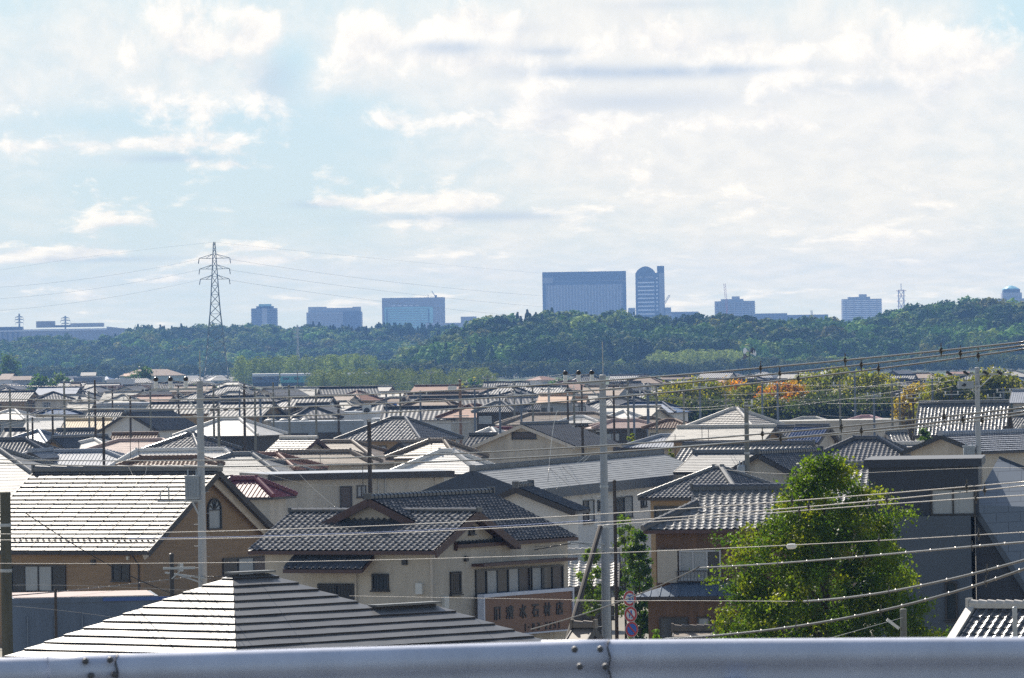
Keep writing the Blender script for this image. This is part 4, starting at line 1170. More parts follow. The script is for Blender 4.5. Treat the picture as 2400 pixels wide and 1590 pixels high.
p1 = pole(468, 895, 283, .135, .21, 'concrete', 'tall pale concrete pole with transformer in front of the brown gable house',
     arms=((-113, 5, 912, (-102, -68, -32)), ), trans=(-21, 1118, 1170, 33, 'box'), steps=True, rod=72, bands=3)
pz = P(468, 1168, 283).z; s_ = F / 283
mb = MB(); mb.bar((-103 / s_, -.15, pz - .1), (0, -.15, pz - .1), .06); mb.bar((-96 / s_, -.15, pz), (-96 / s_, -.15, pz + .35), .05); mb.bar((-76 / s_, -.15, pz), (-76 / s_, -.15, pz + .5), .06); mb.build('switch_arm', M['steel'], p1)
pz = P(474, 1355, 283).z
mb = MB(); mb.bar((.1, -.2, pz), (-88 / s_, -.2, pz + .25), .07); mb.bar((-2 / s_, -.22, pz - .2), (-60 / s_, -.22, pz + .18), .06); mb.build('telecom_bracket', M['steel'], p1)
p2 = pole(1412, 881, 283, .135, .215, 'concrete', 'tall pale concrete pole at the centre with three insulators on its left arm', arms=((-92, 4, 897, (-87, -56, -25)),), steps=True, rod=80, bands=4)
pz = P(1420, 1276, 283).z
mb = MB(); mb.bar((0, -.2, pz), (-82 / s_, -.2, pz + .12), .07); mb.bar((0, -.2, pz - .25), (-60 / s_, -.2, pz + .1), .05); mb.build('telecom_bracket', M['steel'], p2)
p3_ = pole(2290, 863, 372, .13, .19, 'concrete', 'concrete pole with switch boxes and tilted insulators above the navy house',
     arms=((-66, 78, 878, (-60, -20, 26, 58), -.6), (-50, 10, 905, (-42,), .5)), trans=(-22, 1047, 1074, 26, 'box'), steps=True, bands=5)
mb = MB(); mb.box((-28 * 372 / F, -.3, P(2290, 902, 372).z), (.85, .4, .4)); mb.build('switch_box', M['transformer'], p3_)
pole(1749, 945, 395, .125, .18, 'concrete_dark', 'grey weathered pole with cylindrical transformer left of the ginkgo', arms=((-4, 16, 951, (13,), 'pin'),), trans=(-14, 1090, 1127, 19, 'can'), bands=3)
pole(865, 985, 440, .13, .16, 'wood_pole', 'black wooden pole rising over the long flat beige house', arms=((-3, 26, 987, ()),))
pole(242, 975, 520, .10, .13, 'wood_pole', 'short black pole above the blue grey sheet roof')
pole(512, 954, 560, .11, .15, 'concrete_dark', 'dark pole with black insulators right of the left concrete pole', arms=((-26, 44, 962, (-20, -8, 12, 38), .7),))
pole(572, 902, 610, .10, .16, 'wood_pole', 'dark pole rising from the coarse tiled roofs right of the insulator pole', arms=((-12, 12, 912, (-9, 9), 'pin'),))
pole(610, 922, 800, .13, .17, 'shed_wall', 'blue grey pole left of the flat blue building', arms=((-14, 14, 930, (-10, 10), 'pin'),))
pole(793, 943, 780, .13, .16, 'wood_pole', 'dark pole in front of the flat grey blue building', arms=((-16, 16, 958, (-12, 12), 'pin'), (-10, 14, 985, ())))
pole(1078, 891, 820, .16, .20, 'rust_tile', 'reddish brown pole beside the red lettered tower sign', arms=((-10, 22, 898, (16,), 'pin'), (-18, 22, 990, ()), (-16, 20, 975, ())))
pole(1286, 908, 800, .13, .17, 'concrete', 'grey pole with dark insulators in front of the small pyramid roof', arms=((-16, 14, 914, (-12,), -.8),))
pole(1363, 903, 800, .12, .15, 'wood_pole', 'black pole right of the orange roof')
pole(1518, 903, 700, .13, .18, 'shed_wall', 'blue grey pole left of the autumn trees', arms=((-12, 12, 915, (-9, 9), 'pin'),))
pole(1365, 998, 500, .10, .13, 'wood_pole', 'short dark pole with tangled insulators in front of the low dark walled house', arms=((-24, 14, 1000, (-18, -8, 4), .6),))
pole(12, 1156, 255, .20, .215, 'green_wood', 'thick mossy brown pole at the left edge', bands=2)
pole(1440, 1128, 300, .075, .085, 'wood_pole', 'black wooden pole right behind the centre concrete pole', group='utility poles')
pole(2117, 1430, 225, .11, .11, 'concrete_dark', 'short grey street lamp post beside the ginkgo foot', cat='street lamp')
POLES.pop()
pole(2378, 1426, 200, .07, .07, 'steel', 'slim grey steel post in front of the corner tiled roof', cat='post', group=None); POLES.pop()
pole(130, 1384, 245, .05, .06, 'wood_pole', 'thin rusty post with coiled wire before the blue grey shed', cat='post', group=None); POLES.pop()
pole(402, 1300, 262, .09, .1, 'frame', 'dark service post with brackets beside the shed', arms=((-20, 55, 1332, ()),), cat='post', group=None); POLES.pop()
pole(2355, 1000, 560, .12, .14, 'wood_pole', 'short black pole right of the big silver tiled roof')
pole(2133, 962, 620, .15, .17, 'wood_pole', 'dark thick post left of the big silver tiled roof')
# leaning timber prop
a_, b_ = P(1407, 1236, 279), P(1344, 1452, 274)
pr_ = empty('pole_prop', (b_.x, b_.y, 0)); tag(pr_, 'dark timber prop leaning against the centre concrete pole', 'pole prop')
d_ = (a_ - b_) / (a_.z - b_.z)
mb = MB(); mb.tube([(d_.x * -b_.z, d_.y * -b_.z, 0), (a_.x - b_.x, a_.y - b_.y, a_.z)], .11, 10); mb.build('shaft', M['wood_pole'], pr_)
mb = MB(); q = (a_ - Vector((b_.x, b_.y, 0))) ; mb.bar(q, q + Vector((.35, .9, .05)), .1, .1); mb.build('clamp', M['steel'], pr_)
# street lamp head on its post
sl = [o for o in COL.objects if o.get('category') == 'street lamp'][0]
mb = MB(); z = P(2117, 1455, 225).z
mb.box((-.35, -.1, z - .1), (.5, .14, .1), Matrix.Rotation(math.radians(38), 3, 'Y')); mb.build('lamp_head', M['ac_white'], sl)

# far poles
farp = []
r3 = random.Random(5)
fx = [23, 64, 76, 123, 150, 208, 222, 263, 305, 352, 418, 500, 561, 597, 640, 677, 697, 740, 905, 938, 985, 1010, 1112, 1143, 1171, 1205, 1221, 1248, 1330, 1345, 1438, 1471, 1485, 1538, 1602, 1640, 1700, 1786, 1822, 1968, 2003, 2048, 2090, 2108, 2140, 2185, 2230, 2330, 2352]
fy = {123: 962, 305: 930, 64: 944, 76: 980, 1786: 900, 1968: 894, 2003: 872, 2090: 893, 2108: 905, 2185: 886, 1471: 888, 1143: 880, 1010: 870, 263: 905, 697: 868, 1438: 905, 352: 910}
for x in fx:
    y = fy.get(x, r3.uniform(892, 925))
    top = r3.uniform(10.5, 13.2)
    D = min(max(F * (H - top) / max(level(x, y)[1], 12), 650), 2300)
    if P(x, y, D).z > 15: D = 2000
    o = pole(x, y, D, .09, .14, r3.choice(('concrete_dark', 'wood_pole', 'shed_wall', 'concrete_dark')), None,
         arms=((-900 * 16 / D * .8, 900 * 16 / D * .8, y + 6000 / D, (-600 * 16 / D, 600 * 16 / D), 'pin'),) if r3.random() < .75 else (), group='far utility poles')
    farp.append((x, o))
ordinal_labels(farp, 'thin far utility pole, {} from the left of the far ones')

# ------------------------------------------------------------------ wires
def curve_px(pts, D0, D1, n=40):
    xs = np.array([p[0] for p in pts], float); ys = np.array([p[1] for p in pts], float)
    deg = min(len(pts) - 1, 3)
    c0, c1 = xs.mean(), xs.std() + 1e-6
    co = np.polyfit((xs - c0) / c1, ys, deg)
    X = np.linspace(xs[0], xs[-1], n)
    Y = np.polyval(co, (X - c0) / c1)
    out = []
    for x, y in zip(X, Y):
        t = (x - xs[0]) / (xs[-1] - xs[0])
        D = 1 / ((1 - t) / D0 + t / D1)
        out.append(P(x, y, D))
    return out

WIRES = []
def wire(pts, D0, D1, r, m, label, name='power_line', cat='power line', group='overhead lines', spacers=(), spiral=None, n=40, sp_h=.21):
    c = curve_px(pts, D0, D1, n)
    r *= .68
    mb = MB(); mb.tube(c, r, 8)
    root = mb.build(name, M[m], None, smooth=True)
    tag(root, label, cat, group)
    xs = [pix(p)[0] for p in c]
    def at(x):
        for i in range(len(c) - 1):
            if xs[i] <= x <= xs[i + 1] or xs[i] >= x >= xs[i + 1]:
                t = (x - xs[i]) / (xs[i + 1] - xs[i]); return c[i].lerp(c[i + 1], t)
        return c[0]
    for x in spacers:
        p = at(x)
        mb = MB(); mb.tube([p + Vector((0, 0, -sp_h * .45)), p + Vector((0, 0, sp_h * .55))], .010, 5); mb.lathe(p + Vector((0, 0, -.04)), [(.015, 0), (.03, .02), (.03, .06), (.015, .08)], 8)
        mb.build('spacer', M['black'], root)
    if spiral:
        x0, x1, dx = spiral
        x = x0
        while x < x1:
            mb = MB(); p = at(x); mb.lathe(p - Vector((.02, 0, 0)), [(r * 1.2, 0), (r * 1.55, .015), (r * 1.2, .03)], 6, (1, 0, .1)); x += dx
            mb.build('tie_wrap', M['cable_bright'], root)
    WIRES.append(root)
    return root

wire([(-40, 934.5), (600, 933), (1100, 913.5), (1600, 879), (2000, 842), (2440, 798)], 185, 100, .021, 'cable', 'uppermost of the three black cables climbing to the upper right', spacers=(1783, 1981, 2206))
wire([(-40, 952.5), (600, 956), (1100, 935.8), (1600, 898.8), (2000, 856), (2440, 805.5)], 186, 101, .021, 'cable', 'middle of the three black cables climbing to the upper right', spacers=(1828, 2019, 2251))
wire([(-40, 967), (600, 976.4), (1100, 957), (1600, 917.3), (2000, 871), (2440, 813)], 187, 102, .021, 'cable', 'lowest of the three black cables climbing to the upper right', spacers=(1871, 2059, 2293))
wire([(-40, 1077), (500, 1079), (1100, 1063), (1600, 1031), (2000, 999), (2440, 951)], 180, 98, .02, 'cable', 'upper black cable of the pair crossing over the grey slate apartment roof', spacers=(1787, 1972, 2213))
wire([(-40, 1085), (500, 1094), (1100, 1079.5), (1600, 1047.9), (2000, 1012), (2440, 960)], 181, 99, .022, 'cable', 'thick lower black cable crossing over the grey slate apartment roof', spacers=(1830, 2019, 2257))
wire([(1480, 1057), (1700, 1039), (2000, 1016), (2440, 965)], 155, 99.5, .017, 'cable', 'third black cable joining the pair near the right edge', spacers=(2302,))
wire([(-40, 1252), (400, 1248), (800, 1236), (1200, 1217.7), (1650, 1189.5), (2000, 1163), (2440, 1126)], 190, 105, .013, 'cable_bright', 'uppermost pale wire across the ginkgo crown', spacers=(1857, 2266))
wire([(-40, 1266), (379, 1264), (800, 1254), (1200, 1237.7), (1650, 1208), (2000, 1178), (2440, 1135)], 191, 106, .014, 'cable_bright', 'second pale wire across the ginkgo crown', spacers=(1896, 2079, 2308))
wire([(300, 1262), (800, 1251), (1200, 1232), (1400, 1219)], 192, 160, .012, 'cable_blue', 'blue insulated wire crossing the stone dealer roof')
wire([(1400, 1232), (1650, 1214.6), (2000, 1188), (2440, 1159)], 150, 107, .013, 'cable_bright', 'third pale wire across the ginkgo crown', spacers=(1874, 2055, 2288))
wire([(-40, 1321), (400, 1319), (800, 1316), (1100, 1308), (1400, 1297), (1650, 1287), (2000, 1271), (2440, 1245)], 200, 110, .011, 'cable_bright', 'long thin wire with a white float in front of the ginkgo', spacers=(2060, 2294))
f_ = MB(); q = P(1855, 1279, 130); f_.lathe(q - Vector((.1, 0, .02)), [(.01, 0), (.05, .03), (.055, .1), (.05, .17), (.01, .2)], 10, (1, 0, .05)); f_.build('float', M['porcelain'], WIRES[-1])
wire([(1245, 1476), (1330, 1450), (1480, 1402), (1610, 1340), (1640, 1331)], 235, 205, .03, 'cable_grey', 'thick grey cable rising past the speed limit sign', spiral=None)
wire([(1640, 1331), (1800, 1322), (1950, 1311), (2150, 1293), (2440, 1268)], 205, 118, .03, 'cable_grey', 'thick bundled cable across the middle of the ginkgo', spacers=(1824, 2027, 2279), spiral=(1660, 2400, 58), sp_h=.2)
wire([(1884, 1410), (2000, 1399), (2120, 1381), (2280, 1345), (2440, 1302)], 150, 115, .034, 'cable_grey', 'thick cable over the lower ginkgo and dark wall', spacers=(1894, 2084, 2314), spiral=(1920, 2400, 60), sp_h=.2)
wire([(1560, 1498), (1700, 1487), (1900, 1463), (2100, 1426), (2300, 1366), (2440, 1320)], 150, 112, .034, 'cable_grey', 'lowest thick cable sweeping up across the ginkgo foot', spacers=(1867, 2065, 2311), spiral=(1620, 2400, 55), sp_h=.2)
wire([(1340, 1409), (1650, 1408.5), (1866, 1410)], 200, 165, .010, 'cable_bright', 'thin pale wire at sign height left of the ginkgo')
wire([(820, 1397), (1100, 1402), (1340, 1406), (1400, 1407)], 220, 200, .009, 'cable_bright', 'thin pale wire across the stone shop sign')
wire([(30, 1396), (150, 1386), (300, 1370), (470, 1350)], 255, 281, .028, 'cable_grey', 'bundled telephone cable from the left edge to the left concrete pole', spiral=(40, 460, 24))
wire([(480, 1352), (700, 1347), (900, 1332), (1100, 1312), (1250, 1290), (1338, 1273)], 281, 281, .026, 'cable_grey', 'bundled telephone cable sagging across the stone dealer house', spiral=(500, 1330, 22))
wire([(60, 1203), (130, 1250), (240, 1315), (330, 1362), (430, 1400)], 254, 262, .028, 'cable', 'black stay cable slanting down from the mossy pole')
wire([(30, 1372), (180, 1373), (380, 1381), (480, 1386)], 240, 262, .010, 'cable_bright', 'thin wire low in front of the blue grey shed')
wire([(30, 1421), (150, 1432), (270, 1448)], 240, 250, .009, 'cable_bright', 'thin wire slanting down over the blue grey shed')
wire([(640, 1298), (900, 1290), (1200, 1284), (1370, 1274)], 281, 281, .012, 'cable', 'thin black wire above the small tiled awning')
wire([(1945, 1496), (2020, 1475), (2115, 1448)], 180, 224, .012, 'cable_bright', 'thin service wire running to the street lamp post')
wire([(1700, 1100), (1850, 1115), (2000, 1105), (2240, 1101), (2440, 1098)], 300, 200, .009, 'cable_bright', 'hair thin wire across the navy house parapet')
for (pp, q) in ((((1275, 1152), (1325, 1108), (1375, 1068)), 'first'), (((1300, 1150), (1345, 1105), (1385, 1066)), 'second'), (((1288, 1098), (1330, 1136), (1384, 1192)), 'third'), (((1318, 1094), (1360, 1138), (1410, 1190)), 'fourth'), (((1284, 1130), (1286, 1104), (1330, 1086)), 'fifth')):
    wire(pp, 300, 420, .013, 'cable', '%s of the thin black drop wires crossing before the grey slate apartment roof' % q, n=12)
for (pp, q) in ((((300, 1092), (330, 1150), (388, 1258)), 'longer'), (((345, 1092), (332, 1150), (322, 1196)), 'shorter')):
    wire(pp, 300, 290, .010, 'cable', '%s black wire hanging in front of the pale tiled brown house roof' % q, n=12)
for (pp, q) in ((((700, 1110), (735, 1145), (790, 1192)), 'slanting'), (((600, 1098), (720, 1135), (860, 1130)), 'sagging')):
    wire(pp, 400, 380, .011, 'cable', '%s thin black wire in front of the long flat beige wall' % q, n=12)
# lines strung between the big pole arms and beyond
for i, (xa, ya, xz, yz, q) in enumerate(((366, 890, -40, 1000, 'first'), (400, 892, -40, 1006, 'second'), (436, 893, -40, 1012, 'third'))):
    wire([(xa, ya), ((xa + xz) / 2, (ya + yz) / 2 + 3), (xz, yz)], 283, 420, .013, 'cable', 'black line falling leftwards from the %s insulator of the left concrete pole' % q)
for i, (xa, ya, xz, yz, q) in enumerate(((366, 890, 930, 918, 'first'), (400, 892, 930, 922, 'second'), (436, 893, 930, 926, 'third'))):
    wire([(xa, ya), ((xa + xz) / 2, (ya + yz) / 2 + 5), (xz, yz)], 283, 700, .013, 'cable', 'black line running rightwards from the %s insulator of the left concrete pole' % q)
for i, (xa, ya, xz, yz, q) in enumerate(((1325, 876, 1060, 908, 'first'), (1356, 876, 1080, 912, 'second'), (1387, 876, 1100, 916, 'third'))):
    wire([(xa, ya), ((xa + xz) / 2, (ya + yz) / 2 + 3), (xz, yz)], 283, 800, .013, 'cable', 'black line running leftwards from the %s insulator of the centre pole' % q)
for i, (xa, ya, xz, yz, q) in enumerate(((1325, 876, 1760, 960, 'first'), (1356, 876, 1760, 966, 'second'), (1387, 876, 1760, 954, 'third'))):
    wire([(xa, ya), ((xa + xz) / 2, (ya + yz) / 2 + 4), (xz, yz)], 283, 395, .012, 'cable_grey', 'dark line running rightwards from the %s insulator of the centre pole' % q)
for i, (xa, ya, xz, yz, q) in enumerate(((1505, 948, 1720, 948, 'upper'), (1505, 956, 1735, 952, 'lower'))):
    wire([(xa, ya), ((xa + xz) / 2, (ya + yz) / 2 + 8), (xz, yz)], 600, 396, .016, 'cable_bright', '%s glinting line ending at the grey weathered pole' % q)
for i, (xa, ya, xz, yz, q) in enumerate(((1690, 926, 2240, 880, 'upper'), (1760, 958, 2240, 890, 'middle'), (1990, 935, 2236, 905, 'lower'))):
    wire([(xa, ya), ((xa + xz) / 2, (ya + yz) / 2 + 9), (xz, yz)], 560, 372, .015, 'cable_bright', '%s glinting line rising to the switch box pole at right' % q)
r4 = random.Random(11)
farw = []
for i in range(46):
    y0 = r4.uniform(868, 1000) if i > 16 else r4.uniform(900, 960)
    x0 = r4.uniform(-20, 2100); x1 = x0 + r4.uniform(140, 420)
    D = F * 4.5 / max(y0 - 822, 50) if y0 < 960 else F * 5.5 / (y0 - 822)
    D = min(max(D, 520), 1700)
    y1 = y0 + r4.uniform(-14, 10)
    o = wire([(x0, y0), ((x0 + x1) / 2, (y0 + y1) / 2 + r4.uniform(2, 6)), (x1, y1)], D, D * r4.uniform(.95, 1.15), r4.uniform(.014, .024) * max(1, D / 700), r4.choice(('cable_bright', 'cable', 'cable_grey', 'cable_bright')), None, n=14, group='thin far lines')
    farw.append((x0, o))
ordinal_labels(farw, 'thin far line over the distant roofs, {} by its left end')
# ------------------------------------------------------------------ foliage
def leaf_quads(cen, size, rs, up=.3, aspect=.7):
    """cen (n,3), size (n,) -> (n*4,3) diamond leaves with random attitude"""
    n = len(cen)
    nn = rs.normal(size=(n, 3)); nn[:, 2] += up; nn /= np.linalg.norm(nn, axis=1)[:, None] + 1e-9
    t = rs.normal(size=(n, 3)); a = np.cross(nn, t); a /= np.linalg.norm(a, axis=1)[:, None] + 1e-9
    b = np.cross(nn, a)
    a *= size[:, None]; b *= size[:, None] * aspect
    v = np.stack([cen - a, cen - b * .9 + a * .1, cen + a, cen + b * .9 + a * .1], 1)
    return v.reshape(-1, 3)

def leaf_quads_n(cen, nrm, size, rs, jit=.5, aspect=.8):
    """leaf clumps that face outwards, so a crown takes light and shade like a solid form"""
    n = len(cen)
    nn = nrm / (np.linalg.norm(nrm, axis=1)[:, None] + 1e-9) + rs.normal(size=(n, 3)) * jit
    nn /= np.linalg.norm(nn, axis=1)[:, None] + 1e-9
    a = np.cross(nn, rs.normal(size=(n, 3))); a /= np.linalg.norm(a, axis=1)[:, None] + 1e-9
    b = np.cross(nn, a)
    a = a * size[:, None]; b = b * size[:, None] * aspect
    v = np.stack([cen - a, cen - b * .9 + a * .1, cen + a, cen + b * .9 + a * .1], 1)
    return v.reshape(-1, 3)

def crown(name, env, hz, n_clump, per, leaf, tints, seed, parent, spread=.38, inner=.45, jit=.55):
    """env(z01, angle) -> radius; hz (z0, z1) world-local heights"""
    rs = np.random.RandomState(seed)
    cs = []
    while len(cs) < n_clump:
        t = rs.uniform(0, 1); a = rs.uniform(0, 2 * math.pi)
        R = env(t, a)
        if rs.uniform(0, 1) > max(R, .15) / max(env(q, 0) for q in (.1, .3, .5)) + .1: continue
        q = rs.uniform(inner, 1.0) ** .7 if rs.uniform() > .1 else rs.uniform(1.0, 1.13)
        cs.append((R * q * math.cos(a), R * q * math.sin(a), hz[0] + (hz[1] - hz[0]) * t, q))
    cs = np.array(cs)
    tn = np.array(tints)
    ct = tn[rs.randint(0, len(tn), len(cs))] * rs.uniform(.75, 1.25, (len(cs), 1))
    idx = np.repeat(np.arange(len(cs)), per)
    d = rs.normal(size=(len(idx), 3)) * spread; d[:, 2] *= .75
    cen = cs[idx, :3] + d
    sz = leaf * rs.uniform(.6, 1.3, len(idx))
    tint = ct[idx] * rs.uniform(.75, 1.3, (len(idx), 1))
    out_ = d / spread + np.stack([cs[idx, 0], cs[idx, 1], np.full(len(idx), .3)], 1) / (np.abs(cs[:, :2]).max() + .1) * .8
    return np_mesh(name, leaf_quads_n(cen, out_, sz, rs, jit), 4, M['leaf'], parent, tint)

def limbs(mb, z0, z1, r, R, n, seed):
    r_ = random.Random(seed)
    mb.tube([(0, 0, 0), (r * .3, 0, z0 * .5), (0, r * .2, z0), (r * .3, 0, (z0 + z1) / 2), (0, 0, z1 * .92)], r, 9, r * .2)
    for i in range(n):
        a = 2 * math.pi * i / n + r_.uniform(-.3, .3); zz = z0 * .8 + (z1 - z0) * i / n * .75
        rr = R * r_.uniform(.5, .8)
        mb.tube([(0, 0, zz), (rr * .5 * math.cos(a), rr * .5 * math.sin(a), zz + (z1 - z0) * .12), (rr * math.cos(a), rr * math.sin(a), zz + (z1 - z0) * .25)], r * .4, 6, r * .08)

# ginkgo
gD = 236.0; gs = F / gD
gp = P(1936, 1500, gD)
gk = empty('ginkgo_tree', (gp.x, gD, 0)); tag(gk, 'bushy green ginkgo with yellowing tips in front of the navy house', 'tree')
zt = P(1925, 1078, gD).z
prof = [(0, 2.2), (.08, 2.9), (.2, 3.25), (.33, 3.25), (.47, 3.05), (.57, 2.8), (.66, 2.65), (.75, 2.3), (.82, 1.8), (.90, 1.2), (.95, .8), (1.0, .3)]
pz_, pr2 = [q[0] for q in prof], [q[1] for q in prof]
def env_g(t, a):
    return np.interp(t, pz_, pr2) * (1 + .17 * math.sin(3 * a + 9 * t) + .15 * math.sin(5 * a - 17 * t + 1) + .15 * math.sin(23 * t + 2 * a) + .08 * math.sin(7 * a + 31 * t))
crown('crown', env_g, (1.3, zt), 820, 115, .06, [(.065, .115, .015), (.085, .145, .018), (.11, .165, .018), (.14, .185, .02), (.055, .10, .018), (.11, .16, .018), (.20, .22, .02)], 3, gk, spread=.22, inner=.5, jit=.9)
mb = MB(); limbs(mb, 2.2, zt * .95, .22, 3.0, 16, 4); mb.build('trunk', M['trunk'], gk)

# green shrubs and trees between the houses
def tree(name, px, ytop, D, wpx, label, tints, n=60, per=45, leaf=.14, z0=.8, shape='round', group=None, seed=1, cat='tree', spread=None):
    s = F / D
    p = P(px, ytop, D)
    root = empty(name, (p.x, D, 0)); tag(root, label, cat, group)
    R = wpx / s / 2
    zt = max(p.z, 1.5)
    ph = seed * 1.7
    def env(t, a):
        b = math.sqrt(max(0, 1 - (2 * t - .95) ** 2 / 1.1)) if shape == 'round' else max(.1, (1 - t) ** .8 * 1.05)
        return R * b * (1 + .22 * math.sin(3 * a + ph + 5 * t) + .15 * math.sin(5 * a - ph * 2 + 8 * t))
    crown('crown', env, (z0, zt), n, per, leaf, tints, seed, root, spread=spread or R * .16, inner=.3)
    mb = MB(); limbs(mb, z0 + .2, zt * .9, max(.08, R * .05), R * .9, 7, seed); mb.build('trunk', M['trunk'], root)
    return root
GRN = [(.05, .10, .02), (.07, .13, .025), (.10, .15, .03), (.045, .08, .02)]
tree('shrub', 1496, 1240, 318, 62, 'tall green shrub behind the road signs', GRN, 120, 60, .07, .5, seed=5, cat='shrub')
tree('shrub', 1462, 1205, 330, 62, 'light green bush against the white apartment wall', [(.10, .16, .03), (.13, .18, .03)], 60, 50, .07, 1.5, seed=6, cat='shrub')
tree('shrub', 1385, 1278, 320, 60, 'green bush above the ribbed pale tiles', [(.10, .16, .03), (.12, .17, .03)], 40, 50, .07, 2.0, seed=16, cat='shrub')
tree('shrub', 1540, 1478, 262, 48, 'small bright green bush at the guard rail top', [(.08, .15, .03), (.11, .18, .03)], 40, 50, .06, .4, seed=8, cat='shrub')
tree('broadleaf_tree', 2160, 1006, 540, 52, 'round green tree behind the cream gable', GRN, 60, 60, .11, 3, seed=9)
tree('shrub', 1572, 1054, 500, 18, 'yellow green weed tuft on the silver tiled roof edge', [(.16, .2, .02), (.2, .22, .03)], 18, 30, .08, 4.5, seed=10, cat='weeds')
tree('shrub', 1478, 1000, 640, 26, 'yellowish small bush before the dark low house', [(.22, .22, .02), (.16, .2, .03)], 24, 40, .10, 2, seed=11, cat='shrub')
YEL = [(.24, .22, .012), (.29, .24, .012), (.17, .18, .015), (.12, .14, .015)]
ORG = [(.52, .18, .02), (.44, .20, .02), (.54, .26, .02), (.32, .18, .02)]
OLV = [(.16, .16, .012), (.22, .20, .012), (.12, .14, .015)]
DRK = [(.05, .065, .03), (.07, .075, .035), (.06, .08, .03)]
for i, (x, y, D, w, lab, tn) in enumerate((
        (1590, 905, 1120, 95, 'leftmost olive green tree of the autumn row', YEL),
        (1640, 898, 1140, 90, 'yellow green tree of the autumn row right of the olive one', YEL),
        (1718, 899, 1150, 85, 'orange brown tree in the middle of the autumn row', ORG + YEL[:2]),
        (1770, 905, 1130, 70, 'olive tree right of the orange brown one', OLV),
        (1842, 902, 1110, 80, 'brightest orange tree of the autumn row', ORG + YEL[:1]),
        (1895, 888, 1160, 90, 'mixed green tree touching the brightest orange tree', YEL),
        (1960, 874, 1150, 110, 'tallest olive tree of the autumn row', OLV),
        (2035, 880, 1130, 110, 'broad yellow olive tree at the right end of the autumn row', YEL),
        (1660, 945, 1050, 110, 'dark green low tree under the yellow green tree', DRK),
        (1800, 940, 1050, 90, 'dark low tree under the olive tree', OLV),
        (1930, 935, 1050, 130, 'dark low tree under the tallest olive tree', DRK),
        (2040, 935, 1055, 110, 'dark low tree under the broad yellow olive tree', DRK),
        (2155, 908, 1020, 70, 'small golden tree left of the switch box pole', [(.42, .28, .015), (.34, .24, .015)]),
        (2215, 890, 1000, 90, 'olive tree just left of the switch box pole', YEL),
        (2325, 878, 1000, 110, 'large dull olive tree right of the switch box pole', OLV),
        (1585, 940, 1060, 80, 'green low tree at the foot of the leftmost olive tree', YEL + DRK))):
    tree('autumn_tree', x, y, D, w * 1.35, lab, tn, 300, 60, .23, .8, group='autumn trees', seed=30 + i)
for i, (x, y, D, w, lab) in enumerate((
        (335, 862, 2300, 46, 'green tree in front of the far brown hall'),
        (20, 835, 2900, 44, 'dark green tree at the left edge below the factory'),
        (95, 884, 2200, 40, 'dark bushy tree right of the pinkish far houses'),
        (140, 886, 2250, 50, 'low brownish tree beside the far pinkish houses'),
        (430, 905, 1900, 60, 'small tree left of the concrete pole near the horizon'),
        (1320, 895, 2000, 60, 'dark green tree among far roofs left of the centre pole'),
        (545, 915, 1900, 60, 'yellow green tree between two far poles'),
        (700, 935, 1500, 70, 'green trees mass left of the grey barn-like gable'))):
    tree('broadleaf_tree', x, y, D, w, lab, GRN, 50, 40, .5, .5, group='far trees', seed=60 + i, spread=1.0)

bush_l = []
rb_ = random.Random(77)
for i in range(34):
    x = rb_.uniform(0, 2390) if i > 8 else rb_.uniform(560, 1250)
    y = rb_.uniform(888, 945) - (x - 1200) * .0157
    D = min(max(F * (H - 4.5) / max(level(x, y)[1], 20), 900), 2600)
    bush_l.append((x, tree('garden_tree', x, y, D, rb_.uniform(26, 60), None, rb_.choice((GRN, DRK, GRN + YEL)), 34, 30, .32 * D / 1500 + .1, .4, group='garden trees among the far houses', seed=200 + i)))
ordinal_labels(bush_l, 'small garden tree among the far roofs, {} from the left')

# ------------------------------------------------------------------ wooded hills
def proto(kind, seed):
    rs = np.random.RandomState(seed)
    if kind == 'broad':
        c = []
        for i in range(11):
            a = rs.uniform(0, 6.28); e = rs.uniform(-.15, 1) ; q = rs.uniform(.45, .72)
            c.append((q * math.cos(a) * math.sqrt(max(0, 1 - e * e)), q * math.sin(a) * math.sqrt(max(0, 1 - e * e)), e * .62))
        c = np.array(c); idx = np.repeat(np.arange(len(c)), 26)
        d = rs.normal(size=(len(idx), 3)); d /= np.linalg.norm(d, axis=1)[:, None]
        d[:, 2] = np.abs(d[:, 2]) * rs.choice([1, 1, 1, -.5], len(idx))
        cen = c[idx] + d * rs.uniform(.28, .40, (len(idx), 1)); sz = rs.uniform(.09, .155, len(idx))
        return leaf_quads_n(cen, d + c[idx] * .35, sz, rs, .28)
    if kind == 'conifer':
        n = 190; t = rs.uniform(0, 1, n) ** .8
        a = rs.uniform(0, 6.28, n); r = (1 - t) * .62 * rs.uniform(.6, 1.1, n) + .03
        cen = np.stack([r * np.cos(a), r * np.sin(a), t * 2.1 - .7], 1)
        return leaf_quads_n(cen, np.stack([np.cos(a), np.sin(a), np.full(n, .45)], 1), rs.uniform(.08, .15, n), rs, .25)
    n = 150; t = rs.uniform(0, 1, n)      # bamboo: plume
    a = rs.uniform(0, 6.28, n); r = (.25 + .35 * np.sin(np.pi * np.clip(t, 0, 1) ** .8)) * rs.uniform(.2, 1.1, n)
    cen = np.stack([r * np.cos(a) + .25 * t ** 2, r * np.sin(a), t * 2.2 - .8], 1)
    return leaf_quads_n(cen, np.stack([np.cos(a), np.sin(a), np.full(n, .8)], 1), rs.uniform(.07, .15, n), rs, .4, .5)
PRO = {k: [proto(k, s) for s in range(5)] for k in ('broad', 'conifer', 'bamboo')}

